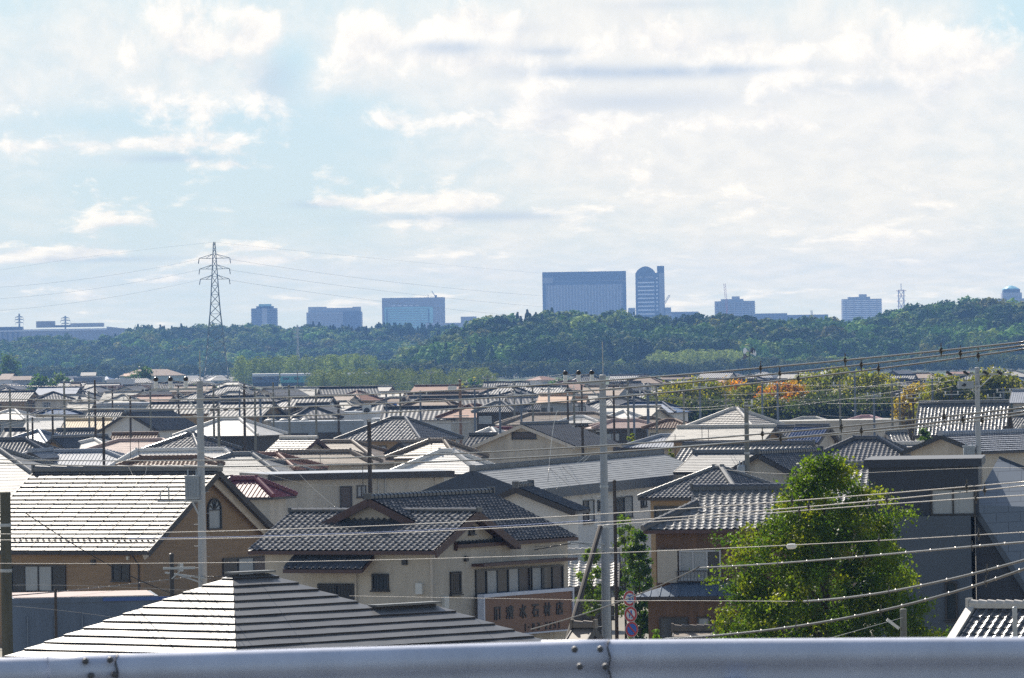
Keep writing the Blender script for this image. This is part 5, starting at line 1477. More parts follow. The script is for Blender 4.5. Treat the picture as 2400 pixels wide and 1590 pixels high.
def wood(name, pts, label, seed, mats='forest_leaf'):
    """pts: list of (x, y, z, radius, height scale, kind, tint)"""
    rs = np.random.RandomState(seed)
    V, T = [], []
    for x, y, z, R, hs, kind, tint in pts:
        v = PRO[kind][rs.randint(0, 5)]
        a = rs.uniform(0, 6.28); ca, sa = math.cos(a), math.sin(a)
        w = np.stack([v[:, 0] * ca - v[:, 1] * sa, v[:, 0] * sa + v[:, 1] * ca, v[:, 2] * hs], 1) * R + np.array((x, y, z + R * .8))
        V.append(w.astype(np.float32))
        n = len(v) // 4
        T.append((np.array(tint) * rs.uniform(.8, 1.2, (n, 1))).astype(np.float32))
    o = np_mesh(name, np.concatenate(V), 4, M[mats], None, np.concatenate(T))
    return tag(o, label, 'woodland', kind='stuff')

def hill(name, prof, D0, D1, D2, tree_h, margin=60):
    """crest height follows the tree-top line seen in the photograph at distance D1; foot at D0, back at D2"""
    prof = sorted(prof)
    X = []; Zc = []
    for px, py in prof:
        p = P(px, py, D1); X.append(p.x); Zc.append(max(p.z - tree_h, .5))
    def z(x, y):
        c = np.interp(x, X, Zc)
        # keep the visual line: a point nearer by ratio
        if y < D1: t = max(0.0, min(1.0, (y - D0) / (D1 - D0))); t = t * t * (3 - 2 * t) * .55 + t * .45
        else: t = max(0.0, 1 - (y - D1) / (D2 - D1)); t = t * t * (3 - 2 * t)
        return c * t - .6 * (1 - t) - .5
    xs = np.linspace(X[0] - margin, X[-1] + margin, 70); ys = np.linspace(D0 - 10, D2, 36)
    mb = MB()
    mb.mesh([(x, y, z(x, y)) for y in ys for x in xs], [(j * 70 + i, j * 70 + i + 1, (j + 1) * 70 + i + 1, (j + 1) * 70 + i) for j in range(35) for i in range(69)])
    o = mb.build(name, M['hill_soil'], smooth=True); tag(o, None, None, None, 'structure')
    return z, X[0], X[-1]

HRP = [(820, 868), (860, 852), (930, 830), (1000, 808), (1060, 786), (1130, 757), (1200, 742), (1260, 733), (1330, 733), (1390, 744), (1420, 738), (1500, 748), (1600, 752), (1700, 745), (1800, 757), (1900, 757),
       (2000, 763), (2060, 748), (2120, 732), (2180, 722), (2270, 711), (2330, 713), (2400, 721), (2520, 730)]
HLP = [(-60, 812), (0, 803), (130, 794), (190, 806), (250, 806), (300, 784), (340, 772), (430, 772), (520, 772), (600, 772), (690, 775), (760, 764), (830, 776), (900, 764), (960, 770), (1040, 768), (1120, 775), (1200, 800)]
zR, xa, xb_ = hill('hill', HRP, 3450, 4050, 4500, 13.5)
r5 = random.Random(3)
def tints(kind, r_):
    q = r_.random()
    if kind == 'conifer': c = (.022, .05, .016)
    elif q < .45: c = (.04, .095, .018)
    elif q < .75: c = (.07, .14, .024)
    elif q < .95: c = (.13, .18, .035)
    else: c = (.15, .16, .035)
    k = r_.uniform(.75, 1.25)
    return (c[0] * k * 1.3, c[1] * k * 1.2, c[2] * k)
def patch(x, y):      # stands of darker and lighter species
    q = math.sin(x * .045 + y * .011) + math.sin(x * .021 - y * .017 + 2) + .7 * math.sin(x * .083 + 1.3 + y * .03)
    return .55 if q < -.5 else (1.45 if q > .9 else 1.0)
pts = []
y = 3455
while y < 4100:
    x = xa - 40 + r5.uniform(0, 8)
    while x < xb_ + 40:
        cl = math.sin(x * .021 + 1) + math.sin(y * .013 + x * .009) + math.sin(x * .047 - y * .02)
        kind = 'conifer' if cl > 1.1 and r5.random() < .6 else 'broad'
        R = r5.uniform(5.0, 10.5) if kind == 'broad' else r5.uniform(5.5, 7.5)
        edge = 1 if zR(x, y) > 1.5 else .6
        pts.append((x + r5.uniform(-2, 2), y + r5.uniform(-4, 4), zR(x, y), R * edge, r5.uniform(.85, 1.15), kind, tuple(t * patch(x, y) for t in tints(kind, r5))))
        x += r5.uniform(6.5, 12)
    y += 21 if y < 3950 else 13
wood('forest', pts, 'dense mixed wood covering the broad hill at centre and right', 1)
zL, xa, xb_ = hill('hill', HLP, 4900, 5600, 6200, 13)
pts = []
y = 4915
while y < 5680:
    x = xa - 40
    while x < xb_ + 40:
        cl = math.sin(x * .017 + 2) + math.sin(y * .013 + x * .011)
        kind = 'conifer' if (cl > .1 and y > 5250 and x > xa + 110) and r5.random() < .8 else 'broad'
        R = r5.uniform(6.5, 10.5) if kind == 'broad' else r5.uniform(6.0, 8.0)
        pts.append((x + r5.uniform(-2, 2), y + r5.uniform(-5, 5), zL(x, y), R, r5.uniform(.85, 1.2), kind, tuple(t * patch(x, y) for t in tints(kind, r5))))
        x += r5.uniform(7, 11.5)
    y += 22
wood('forest', pts, 'hazy blue green wood on the long low hill at the left', 2)

def grove(name, x0, x1, ytop, D, label, kind, tint, n, R, deep=60, seed=4):
    r_ = random.Random(seed); pts = []
    s = F / D
    for i in range(n):
        px = r_.uniform(x0, x1)
        yt = np.interp(px, [q[0] for q in ytop], [q[1] for q in ytop])
        dd = D + r_.uniform(0, deep)
        p = P(px, yt + r_.uniform(-4, 7), dd)
        rr = R * r_.uniform(.8, 1.25)
        k = r_.uniform(.75, 1.25)
        top = rr * .8 + rr * (1.4 if kind == 'bamboo' else 1.0)
        pts.append((p.x, dd - (0 if i % 2 else 12), max(p.z - top, 0) , rr, 1.0, kind, tuple(t * k for t in tint)))
        if i % 2: pts.append((p.x + r_.uniform(-3, 3), dd - 8, max(p.z - top - rr * 1.3, -rr * .3), rr, 1.0, kind, tuple(t * k * .95 for t in tint)))
    o = wood(name, pts, label, seed); return o
grove('bamboo_grove', 556, 880, [(556, 866), (580, 846), (640, 840), (700, 842), (760, 848), (830, 850), (880, 866)], 3300, 'feathery light green bamboo grove left of centre', 'bamboo', (.24, .29, .07), 150, 5.2, seed=5)
grove('bamboo_grove', 1518, 1745, [(1518, 848), (1540, 832), (1600, 822), (1660, 820), (1745, 832)], 3420, 'pale feathery bamboo grove below the hill right of centre', 'bamboo', (.32, .37, .12), 100, 5.0, seed=6)
grove('reed_bed', 720, 1160, [(720, 905), (760, 893), (820, 890), (900, 890), (1000, 893), (1160, 897)], 2550, 'green and tan reeds along the field in the middle', 'bamboo', (.22, .25, .06), 190, 3.2, 50, seed=7)
grove('undergrowth', 860, 2420, [(860, 872), (1000, 862), (1200, 868), (1400, 866), (1520, 868), (1750, 862), (2000, 866), (2420, 842)], 3380, 'low bushes along the foot of the wooded hill', 'broad', (.10, .125, .035), 240, 4.4, 50, seed=8)
grove('undergrowth', -20, 560, [(-20, 868), (200, 866), (400, 872), (560, 872)], 4000, 'low hazy bushes at the foot of the left hill', 'broad', (.08, .11, .04), 90, 5, 80, seed=9)

# ------------------------------------------------------------------ pylons and masts
def lattice(name, x, ytop, ybase, D, hw0, hw1, label, m, panels, arms=(), cat='pylon', bar=.16, z_base=0.0, group=None, straight=False, waist=.55, wr=None):
    s = F / D
    t = P(x, ytop, D)
    root = empty(name, (t.x, D, z_base)); tag(root, label, cat, group)
    Ht = t.z - z_base
    wr = wr or hw1 * 1.15
    def hw(z):
        f = z / Ht
        if straight: return hw0
        return hw0 + (wr - hw0) * min(f / waist, 1) if f < waist else wr + (hw1 - wr) * (f - waist) / (1 - waist)
    zs = [0]
    for i in range(panels): zs.append(Ht * (1 - (1 - (i + 1) / panels) ** 1.25) if not straight else Ht * (i + 1) / panels)
    mb = MB()
    for i in range(panels):
        a, b = zs[i], zs[i + 1]
        wa, wb = hw(a), hw(b)
        P0 = [(sx * wa, sy * wa, a) for sx, sy in ((-1, -1), (1, -1), (1, 1), (-1, 1))]; P1 = [(sx * wb, sy * wb, b) for sx, sy in ((-1, -1), (1, -1), (1, 1), (-1, 1))]
        for k in range(4):
            j = (k + 1) % 4
            mb.bar(P0[k], P1[k], bar * 1.5); mb.bar(P0[k], P1[j], bar * .8); mb.bar(P0[j], P1[k], bar * .8); mb.bar(P1[k], P1[j], bar * .8)
    mb.build('tower_frame', M[m], root)
    for ya, wpx in arms:
        z = P(x, ya, D).z - z_base; w = wpx / s
        for sx in (-1, 1):
            mb = MB(); wb = hw(z); tip = (sx * w, 0, z + .1)
            for sy in (-1, 1):
                mb.bar((sx * wb, sy * wb, z), tip, bar); mb.bar((sx * wb, sy * wb, z + w * .28), tip, bar)
                mb.bar((sx * (wb + w) / 2, sy * wb / 2, z + .05), (sx * wb, sy * wb, z + w * .28), bar * .7)
            a_ = mb.build('crossarm', M[m], root)
            mb = MB(); mb.tube([(sx * w, 0, z), (sx * (w + .3), -.5, z - 2.2)], .18, 6); mb.build('insulator', M['cable_grey'], a_)
    return root
lattice('pylon', 502, 568, 890, 2900, 5.6, .35, 'tall dark lattice pylon rising above the left wood', 'lattice', 16, ((606, 36), (631, 35), (655, 34)), bar=.20, waist=.55, wr=2.0)
lattice('pylon', 697, 762, 850, 3900, 2.6, .3, 'smaller pale lattice pylon against the wood right of the tall one', 'lattice_white', 9, ((775, 12), (783, 12), (791, 11)), bar=.22)
lattice('pylon', 45, 736, 765, 7900, 3.5, .5, 'faint far pylon at the left above the factory roof', 'lattice', 9, ((744, 9), (750, 10), (757, 9)), bar=.5)
lattice('pylon', 153, 741, 765, 7900, 3.5, .5, 'faint far pylon right of the factory roof box', 'lattice', 9, ((746, 9), (752, 11), (759, 9)), bar=.5)
for j, (ya, yl, yr, nm) in enumerate(((606, 676, 686, 'upper'), (631, 703, 712, 'middle'), (655, 731, 738, 'lower'))):
    for side, px_ in ((-1, 502 - 36), (1, 502 + 36)):
        for k_ in range(1):
            if side < 0: w_ = wire([(px_, ya + 2), (230, (ya + yl) / 2 + 9), (-40, yl)], 2900, 2600, .04, 'cable_grey', nm + ' conductor leaving the tall pylon to the left', group='pylon conductors')
            else: w_ = wire([(px_, ya + 2), (900, (ya + yr) / 2 + (13 if j == 0 else 11)), (1275, yr + 8)], 2900, 4200, .055, 'cable_grey', nm + ' conductor leaving the tall pylon to the right', group='pylon conductors')
wire([(502, 568), (240, 598), (-40, 640)], 2900, 2600, .03, 'cable_grey', 'topmost earth wire leaving the pylon peak to the left', group='pylon conductors')
wire([(502, 568), (900, 608), (1260, 640)], 2900, 4200, .035, 'cable_grey', 'topmost earth wire leaving the pylon peak to the right', group='pylon conductors')
# loudspeaker mast
sp = P(1757, 824, 2050); sr = empty('siren_mast', (sp.x, 2050, 0)); tag(sr, 'thin green mast carrying four horn loudspeakers below the wooded hill', 'siren mast')
mb = MB(); mb.tube([(0, 0, 0), (0, 0, sp.z)], .22, 8, .16); mb.build('mast', M['field'], sr)
for dx, dz, m_ in ((-1.0, 1.2, 'porcelain'), (1.0, .2, 'porcelain'), (.4, 1.1, 'wood_pole'), (-1.2, -1.2, 'wood_pole')):
    mb = MB(); mb.lathe((dx * .3, -.2, sp.z - .8 + dz * .7), [(.15, 0), (.25, .5), (.45, .9), (.95, 1.4)], 10, (dx, -.6, .15)); mb.build('horn', M[m_], sr)

# ------------------------------------------------------------------ town details
def sign_tower():
    D = 1150; s = F / D
    t = P(1060, 905, D); root = empty('sign_tower', (t.x, D, 0)); tag(root, 'pale tower sign with red and black letters beside the reddish pole', 'sign')
    w = 20 / s
    mb = MB(); mb.box((0, 0, t.z / 2), (w, .8, t.z)); mb.build('body', M['ac_white'], root)
    for i, (dy, hh, m_) in enumerate(((10, 9, 'sign_red'), (24, 10, 'sign_red'), (38, 8, 'ink'), (53, 10, 'sign_red'))):
        mb = MB(); z = t.z - dy / s
        mb.box((w * .22, -.43, z), (w * .32, .05, hh / s * .25)); mb.box((w * .22, -.43, z - hh / s * .4), (w * .36, .05, hh / s * .22)); mb.box((w * .22 - w * .1, -.435, z - hh / s * .2), (w * .09, .05, hh / s * .6))
        mb.build('lettering', M[m_], root)
sign_tower()
sp_ = P(917, 945, 1060); rr_ = empty('blue_sign', (sp_.x, 1060, 0)); tag(rr_, 'small bright blue sign panel above the flat roofs', 'sign')
mb = MB(); mb.box((0, 0, sp_.z - .25), (26 / F * 1060, .12, .75)); mb.build('panel', M['sign_blue'], rr_)
mb = MB(); mb.box((0, -.07, sp_.z - .45), (16 / F * 1060, .03, .1)); mb.build('lettering', M['sign_white'], rr_)
mb = MB()
for q in (-.7, .7): mb.tube([(q, .1, 0), (q, .1, sp_.z - .1)], .05, 6)
mb.build('post', M['frame'], rr_)
def ac(x0, x1, y0, y1, D, label):
    s = F / D; a = P((x0 + x1) / 2, y1, D); w = (x1 - x0) / s; hh = (y1 - y0) / s
    root = empty('air_conditioner', (a.x, D, a.z)); tag(root, label, 'air conditioner', 'rooftop air conditioners')
    mb = MB(); mb.box((0, 0, hh / 2 + .08), (w, .8, hh)); mb.box((-w * .35, 0, .04), (.1, .9, .08)); mb.box((w * .35, 0, .04), (.1, .9, .08)); mb.build('casing', M['ac_white'], root)
    mb = MB(); r_ = min(w, hh) * .36
    mb.lathe((0, -.405, hh / 2 + .08), [(r_, 0), (r_, .02), (r_ * .2, .03)], 16, (0, -1, 0)); mb.build('fan_grille', M['frame'], root)
hz_ = hAC.z
yr_ = 980
ac(1004, 1024, 962, 979, 902, 'white air conditioner with dark round fan on the flat grey roof'); ac(1027, 1044, 962, 979, 902, 'second white air conditioner beside the dark fan one'); ac(1052, 1070, 962, 979, 902, 'air conditioner with dark side left of the reddish pole')
ac(738, 752, 947, 966, 1002, 'tall white rooftop cabinet behind the blue building'); ac(766, 782, 948, 966, 1002, 'rooftop cabinet right of the tall white one'); ac(850, 870, 951, 978, 905, 'dark meshed rooftop unit in a pale frame')
def ac2(): pass
h_ = P(1692, 1358, 300)
root = empty('air_conditioner', (h_.x, 303, h_.z)); tag(root, 'white air conditioner on the balcony beside the ginkgo', 'air conditioner')
mb = MB(); mb.box((0, 0, .3), (.8, .3, .6)); mb.build('casing', M['ac_white'], root)
mb = MB(); mb.lathe((-.1, -.155, .3), [(.24, 0), (.24, .02), (.05, .03)], 16, (0, -1, 0)); mb.build('fan_grille', M['frame'], root)
for i, (x0, x1, lab) in enumerate(((618, 650, 'leftmost pale rooftop dome'), (652, 676, 'second pale rooftop dome from the left'), (680, 700, 'third pale rooftop dome from the left'), (702, 722, 'fourth pale rooftop dome from the left'))):
    a = P((x0 + x1) / 2, 988, 844); w = (x1 - x0) / F * 844
    mb = MB(); mb.lathe((0, 0, 0), [(.5, 0), (.5, .06), (.42, .2), (.25, .3), (.05, .33)], 12); o = mb.build('skylight_dome', M['pale_slate']); o.location = (a.x, 845 + i, a.z); o.scale = (w, 1.2, 1)
    tag(o, lab + ' on the flat blue building', 'skylight', 'rooftop domes')
def antenna(x, y, D, label, hh=2.2):
    a = P(x, y, D); root = empty('tv_antenna', (a.x, D, a.z - hh)); tag(root, label, 'antenna', 'television antennas')
    mb = MB(); mb.tube([(0, 0, -.4), (0, 0, hh)], .025, 5); mb.build('mast', M['frame'], root)
    mb = MB(); mb.bar((-.7, .2, hh - .15), (.7, -.2, hh - .15), .025)
    for i in range(7): q = -.65 + i * .21; mb.bar((q - .1, -.35, hh - .15), (q + .1, .35, hh - .15), .015)
    mb.build('elements', M['steel'], root)
for x, y, D, lab in ((305, 1020, 500, 'antenna on the broad white roof'), (325, 1030, 500, 'antenna right of the first on the broad white roof'), (1348, 983, 640, 'antenna over the little cream roof'), (1362, 980, 640, 'second antenna over the little cream roof'),
                     (1645, 1000, 540, 'antenna with round head over the pale slate roof'), (1660, 1002, 540, 'thin antenna over the pale slate roof'), (1105, 1042, 590, 'antenna in front of the large cream gable'), (750, 1052, 500, 'antenna above the low brown slate roof'), (1030, 1022, 640, 'antenna above the brown pyramid roof'), (1582, 1018, 480, 'whip antenna above the lilac metal roof'), (850, 1090, 452, 'antenna on the long flat beige house')):
    antenna(x, y, D, lab)
# trains behind the reeds
for i, (x0, x1, m_, lab) in enumerate(((612, 655, 'shed_wall', 'grey windowed train carriage at the left end behind the reeds'), (656, 762, 'teal', 'teal train carriage in the middle behind the reeds'), (763, 868, 'teal', 'teal train carriage at the right end behind the reeds'))):
    if 'teal' not in M: M['teal'] = mat('teal_paint', (.10, .36, .34), .4, .08, .3)
    if i == 0: x0 = 590
    D = 3050; s = F / D; a = P((x0 + x1) / 2, 879 - i * .6, D); w = (x1 - x0) / s - .5
    root = empty('train_carriage', (a.x, D, 0)); tag(root, lab, 'train carriage', 'train carriages')
    z1 = a.z
    mb = MB(); mb.box((0, 0, z1 - 2.1), (w, 2.8, 2.9)); mb.build('body', M[m_], root)
    mb = MB(); mb.lathe((-w / 2, 0, z1 - .75), [(1.38, 0), (1.38, w)], 12, (1, 0, 0)); mb.build('roof', M['ac_white'], root)
    mb = MB(); mb.box((0, 0, (z1 - 3.5) / 2 - .02), (w * .96, 2.2, z1 - 3.6)); mb.build('underframe', M['frame'], root)
    n_ = int(w / 4)
    for k in range(n_):
        mb = MB(); mb.box((-w / 2 + (k + .5) * w / n_, -1.42, z1 - 1.7), (w / n_ * .5, .05, .95)); mb.build('window', M['glass'], root)

# ------------------------------------------------------------------ city on the skyline
CD = 9000.0; cs = F / CD
M['city'] = mat('city_facade', (.30, .29, .28), .7, .06, .02); M['city2'] = mat('city_concrete', (.42, .41, .40), .75, .05, .02); M['city3'] = mat('city_dark', (.08, .09, .11), .6, .06, .02)
M['city_glass'] = mat('city_glass', (.10, .13, .16), .15); M['city_teal'] = mat('teal_curtain_wall', (.30, .58, .58), .3, .15, .08); M['city_bright'] = mat('pale_balcony', (.85, .85, .85), .7)
M['city_red'] = mat('crane_red', (.5, .12, .06), .6)
def cx(px, py=740): return P(px, py, CD)
class City:
    def __init__(self, name, x0, x1, ytop, label, m='city', depth=40, D=CD):
        self.D = D; self.s = F / D; self.xm = (x0 + x1) / 2
        t = P(self.xm, ytop, D); self.z = t.z
        self.w = (x1 - x0) / self.s; self.depth = depth
        self.root = empty(name, (t.x, D, 0)); tag(self.root, label, 'building', 'city skyline buildings')
        mb = MB(); mb.box((0, depth / 2, self.z / 2), (self.w, depth, self.z)); mb.build('wall', M[m], self.root)
    def Z(self, y): return P(self.xm, y, self.D).z
    def X(self, x): return (x - self.xm) / self.s
    def rect(self, part, x0, x1, y0, y1, m, out=.6, th=1.0):
        mb = MB(); za, zb = self.Z(y1), self.Z(y0)
        mb.box(((self.X(x0) + self.X(x1)) / 2, -out / 2 + th * 0, (za + zb) / 2), (self.X(x1) - self.X(x0), out, zb - za)); return mb.build(part, M[m], self.root)
    def blk(self, part, x0, x1, y0, y1, m, depth=25, y_off=5):
        mb = MB(); za, zb = self.Z(y1), self.Z(y0)
        mb.box(((self.X(x0) + self.X(x1)) / 2, y_off + depth / 2, (za + zb) / 2), (self.X(x1) - self.X(x0), depth, zb - za)); return mb.build(part, M[m], self.root)
c = City('apartment_tower', 589, 648, 723, 'slim balconied apartment tower above the left wood', 'city3')
for i in range(13): c.rect('balcony', 587.5 if i % 2 else 588, 649, 726 + i * 4.0, 727.6 + i * 4.0, 'city', 1.6)
c.rect('stair_shaft', 614, 626, 723, 780, 'city2', 2)
b_ = c.blk('roof_crown', 606, 635, 713, 723, 'city_teal', 22); c.blk('roof_house', 600, 640, 718, 723, 'city3', 26)
c = City('office_building', 718, 848, 732, 'broad pale office block with stepped top', 'city2', 40)
c.blk('upper_block', 722, 764, 719, 732, 'city2', 34); c.blk('upper_block', 764, 826, 722, 732, 'city2', 34); c.blk('upper_block', 826, 845, 720, 732, 'city2', 34)
for i in range(7): c.rect('window_band', 722, 800, 737 + i * 5.2, 739.6 + i * 5.2, 'city', .4)
for i in range(9): c.rect('fin', 804 + i * 4.8, 806.6 + i * 4.8, 730, 785, 'city3', 1.4)
c = City('office_building', 895, 1042, 698, 'city building with teal glass front and rooftop crane', 'city', 45)
c.rect('curtain_wall', 901, 1014, 720, 775, 'city_teal', 1.2)
for i in range(8): c.rect('spandrel', 907, 1002, 724 + i * 5.4, 725.3 + i * 5.4, 'city', 1.8)
for x_ in (905, 1003): c.rect('mullion', x_, x_ + 2.5, 724, 775, 'city3', 2.0)
for x_ in (917, 931, 945, 959, 973): c.rect('skylight', x_, x_ + 9, 715.5, 717.5, 'city_bright', .7)
for x_ in (1022, 1030): c.rect('rib', x_, x_ + 2, 718, 760, 'city2', .8)
mb = MB(); mb.bar((c.X(1021), 20, c.z), (c.X(1012), 20, c.Z(683)), .8); mb.box((c.X(1021), 20, c.z + 1.5), (3, 3, 3)); mb.bar((c.X(1003), 20, c.z), (c.X(1003), 20, c.Z(690)), .6); mb.build('roof_crane', M['city3'], c.root)
c = City('low_city_building', 998, 1125, 757, 'long low pale city block right of the teal building', 'city2', 30, 8900)
c.blk('roof_box', 1080, 1117, 743, 757, 'city', 20)
c.rect('window_band', 1004, 1078, 761, 764, 'city', .4)
c = City('slab_building', 1271, 1467, 638, 'huge windowless slab building on the skyline', 'city', 60)
c.rect('cornice', 1271, 1467, 637, 658, 'city3', 1.5); c.rect('recess_band', 1280, 1458, 660, 667, 'city3', .6); c.rect('logo_panel', 1273, 1296, 650, 663, 'city', 2.2)
for i in range(24): c.rect('rib', 1284 + i * 7.3, 1287 + i * 7.3, 668, 745, 'city2', .8)
c.rect('edge_pier', 1271, 1278, 662, 745, 'city3', 1.2); c.rect('edge_pier', 1459, 1467, 662, 745, 'city3', 1.2)
c = City('office_tower', 1490, 1557, 640, 'tall dark office tower with rounded top and lit stair gaps', 'city3', 34)
mb = MB(); pts_ = []
xa_, xb2 = c.X(1490), c.X(1536)
ring = [(xa_ + (xb2 - xa_) * k / 12, c.z + (c.Z(624.5) - c.z) * math.sin(math.pi * k / 12) ** .7) for k in range(13)]
mb.face([(x_, -.2, z_) for x_, z_ in ring]); mb.face([(x_, 34, z_) for x_, z_ in ring][::-1])
for k in range(12): mb.face([(ring[k][0], -.2, ring[k][1]), (ring[k][0], 34, ring[k][1]), (ring[k + 1][0], 34, ring[k + 1][1]), (ring[k + 1][0], -.2, ring[k + 1][1])])
mb.build('rounded_roof', M['city3'], c.root)
c.blk('stair_shaft', 1541, 1557, 624, 640, 'city3', 26)
for i in range(10): c.rect('window_band', 1494, 1533, 661 + i * 9.2, 664.2 + i * 9.2, 'city_bright', .5)
c.rect('window_band', 1495, 1506, 648, 652, 'city', .5); c.rect('window_band', 1512, 1531, 648, 652, 'city', .5)
for i in range(9): c.rect('stair_window', 1537.2, 1541.3, 651 + i * 9.2, 655 + i * 9.2, 'city_bright', .6)
c.rect('shaft_face', 1544, 1557, 640, 750, 'city', 1.0)
for nm, x0, x1, y0, lab, m_ in (('low_city_building', 1473, 1489, 722, 'small block between slab and dark tower', 'city2'), ('low_city_building', 1559, 1573, 721, 'narrow block right of the dark tower', 'city2'), ('low_city_building', 1573, 1637, 731, 'low block right of the narrow one', 'city'), ('low_city_building', 1766, 1845, 735, 'long low dark block right of the crane apartment', 'city3'),
                            ('low_city_building', 1845, 1941, 738, 'lower dark block left of the pale apartment', 'city3'), ('low_city_building', 2066, 2110, 743, 'low block under the red white mast', 'city'), ('low_city_building', 688, 716, 766, 'low block left of the stepped office', 'city2')):
    c = City(nm, x0, x1, y0, lab, m_, 25)
    for i in range(3): c.rect('window_band', x0 + 3, x1 - 3, y0 + 3 + i * 4, y0 + 4.4 + i * 4, 'city3' if m_ != 'city3' else 'city', .4)
for x0, x1, y0, lab in ((1676, 1769, 706, 'balconied apartment block with orange crane in front'), (1974, 2066, 701, 'pale balconied apartment block left of the red white mast')):
    c = City('apartment_block', x0, x1, y0, lab, 'city', 30)
    for i in range(10): c.rect('balcony', x0 - 1, x1 + 1, y0 + 3 + i * 4.6, y0 + 5.2 + i * 4.6, 'city_bright' if x0 > 1900 else 'city2', 1.6)
    for k in range(5): c.rect('pier', x0 + 8 + k * 18, x0 + 10.5 + k * 18, y0 + 1, y0 + 50, 'city2', 1.9)
    c.blk('roof_house', x0 + 14, x1 - 26, y0 - 5, y0, 'city2', 20); c.blk('roof_house', x0 + 40, x0 + 58, y0 - 11, y0 - 5, 'city2', 14)
def crane(x, ytop, ybase, dx, D, m_, lab):
    b = P(x, ybase, D); t = P(x + dx, ytop, D); root = empty('tower_crane', (b.x, D, 0)); tag(root, lab, 'crane')
    mb = MB()
    a = Vector((0, 0, max(b.z - 30, 0))); e = Vector((t.x - b.x, 0, t.z)); mid = a.lerp(e, .35)
    mb.bar(a, (0, 0, b.z + (t.z - b.z) * .3), 2.0, 1.2); mb.build('mast', M[m_], root)
    mb = MB(); st = Vector((0, 0, b.z + (t.z - b.z) * .3)); n_ = 10
    for i in range(n_):
        p_, q_ = st.lerp(e, i / n_), st.lerp(e, (i + 1) / n_); o_ = Vector((1.1, 0, 0))
        mb.bar(p_ - o_, q_ - o_, .45); mb.bar(p_ + o_, q_ + o_, .45); mb.bar(p_ - o_, q_ + o_, .3)
    mb.build('jib', M[m_], root)
crane(1704, 665, 745, -6, 8900, 'city_red', 'orange tower crane before the balconied apartment block')
crane(1557, 692, 722, 12, 8950, 'city3', 'thin slanted crane right of the dark tower')
crane(1903, 728, 745, -1, 8950, 'city3', 'tiny thin crane on the lower dark block')
lattice('radio_mast', 2112, 680, 745, 8800, 3.4, 3.4, 'red and white lattice radio mast left of the right wood', 'lattice_white', 6, (), cat='mast', bar=.7, straight=True)
rm = [o for o in COL.objects if o.name.startswith('radio_mast')][0]
for i in range(5):
    z = P(2112, 682 + i * 12, 8800).z
    mb = MB(); mb.box((0, 0, z), (11 if i else 12.5, 8, .7)); mb.build('platform', M['lattice_red'], rm)
mb = MB(); mb.bar((0, 0, P(2112, 681, 8800).z), (0, 0, P(2112, 665, 8800).z), .8); mb.build('aerial', M['lattice'], rm)
c = City('domed_building', 2338, 2420, 700, 'stepped tower with domed pyramid cap at the right edge', 'city2', 40, 8300)
c.blk('upper_block', 2350, 2396, 686, 700, 'city2', 26); c.blk('upper_block', 2353, 2392, 678, 686, 'city3', 22)
mb = MB(); z0, z1 = c.Z(680), c.Z(669); mb.lathe((c.X(2372), 16, z0), [(11.5, 0), (10, (z1 - z0) * .35), (5, (z1 - z0) * .8), (.4, z1 - z0)], 12); mb.build('dome_cap', M['city_teal'], c.root)
for i in range(3): c.rect('window_band', 2342, 2400, 703 + i * 5, 705 + i * 5, 'city', .5)
# factory at left
c = City('factory', -30, 250, 772, 'long grey factory with rooftop boxes at the far left', 'city', 60, 7600)
c.blk('roof_box', 84, 125, 753, 768, 'city', 30); c.blk('roof_box', 164, 240, 759, 768, 'city2', 30); c.blk('roof_box', 128, 164, 763, 768, 'city3', 20); c.blk('roof_box', -30, 50, 765, 772, 'city3', 30)
c.rect('lower_roof', -30, 250, 774, 776, 'city_bright', 2.5); c.rect('window_band', 110, 122, 783, 789, 'city3', .5); c.rect('window_band', 85, 95, 784, 788, 'city3', .5)
for k in range(4): c.rect('column', 4 + k * 12, 7 + k * 12, 766, 800, 'city3', 1.6)
mb = MB(); mb.face([(c.X(250), 0, c.Z(768)), (c.X(250), 50, c.Z(768)), (c.X(350), 50, c.Z(780)), (c.X(350), 0, c.Z(780))]); mb.face([(c.X(250), 0, c.Z(768)), (c.X(350), 0, c.Z(780)), (c.X(350), 0, 0), (c.X(250), 0, 0)]); mb.build('sloped_wing', M['city'], c.root)
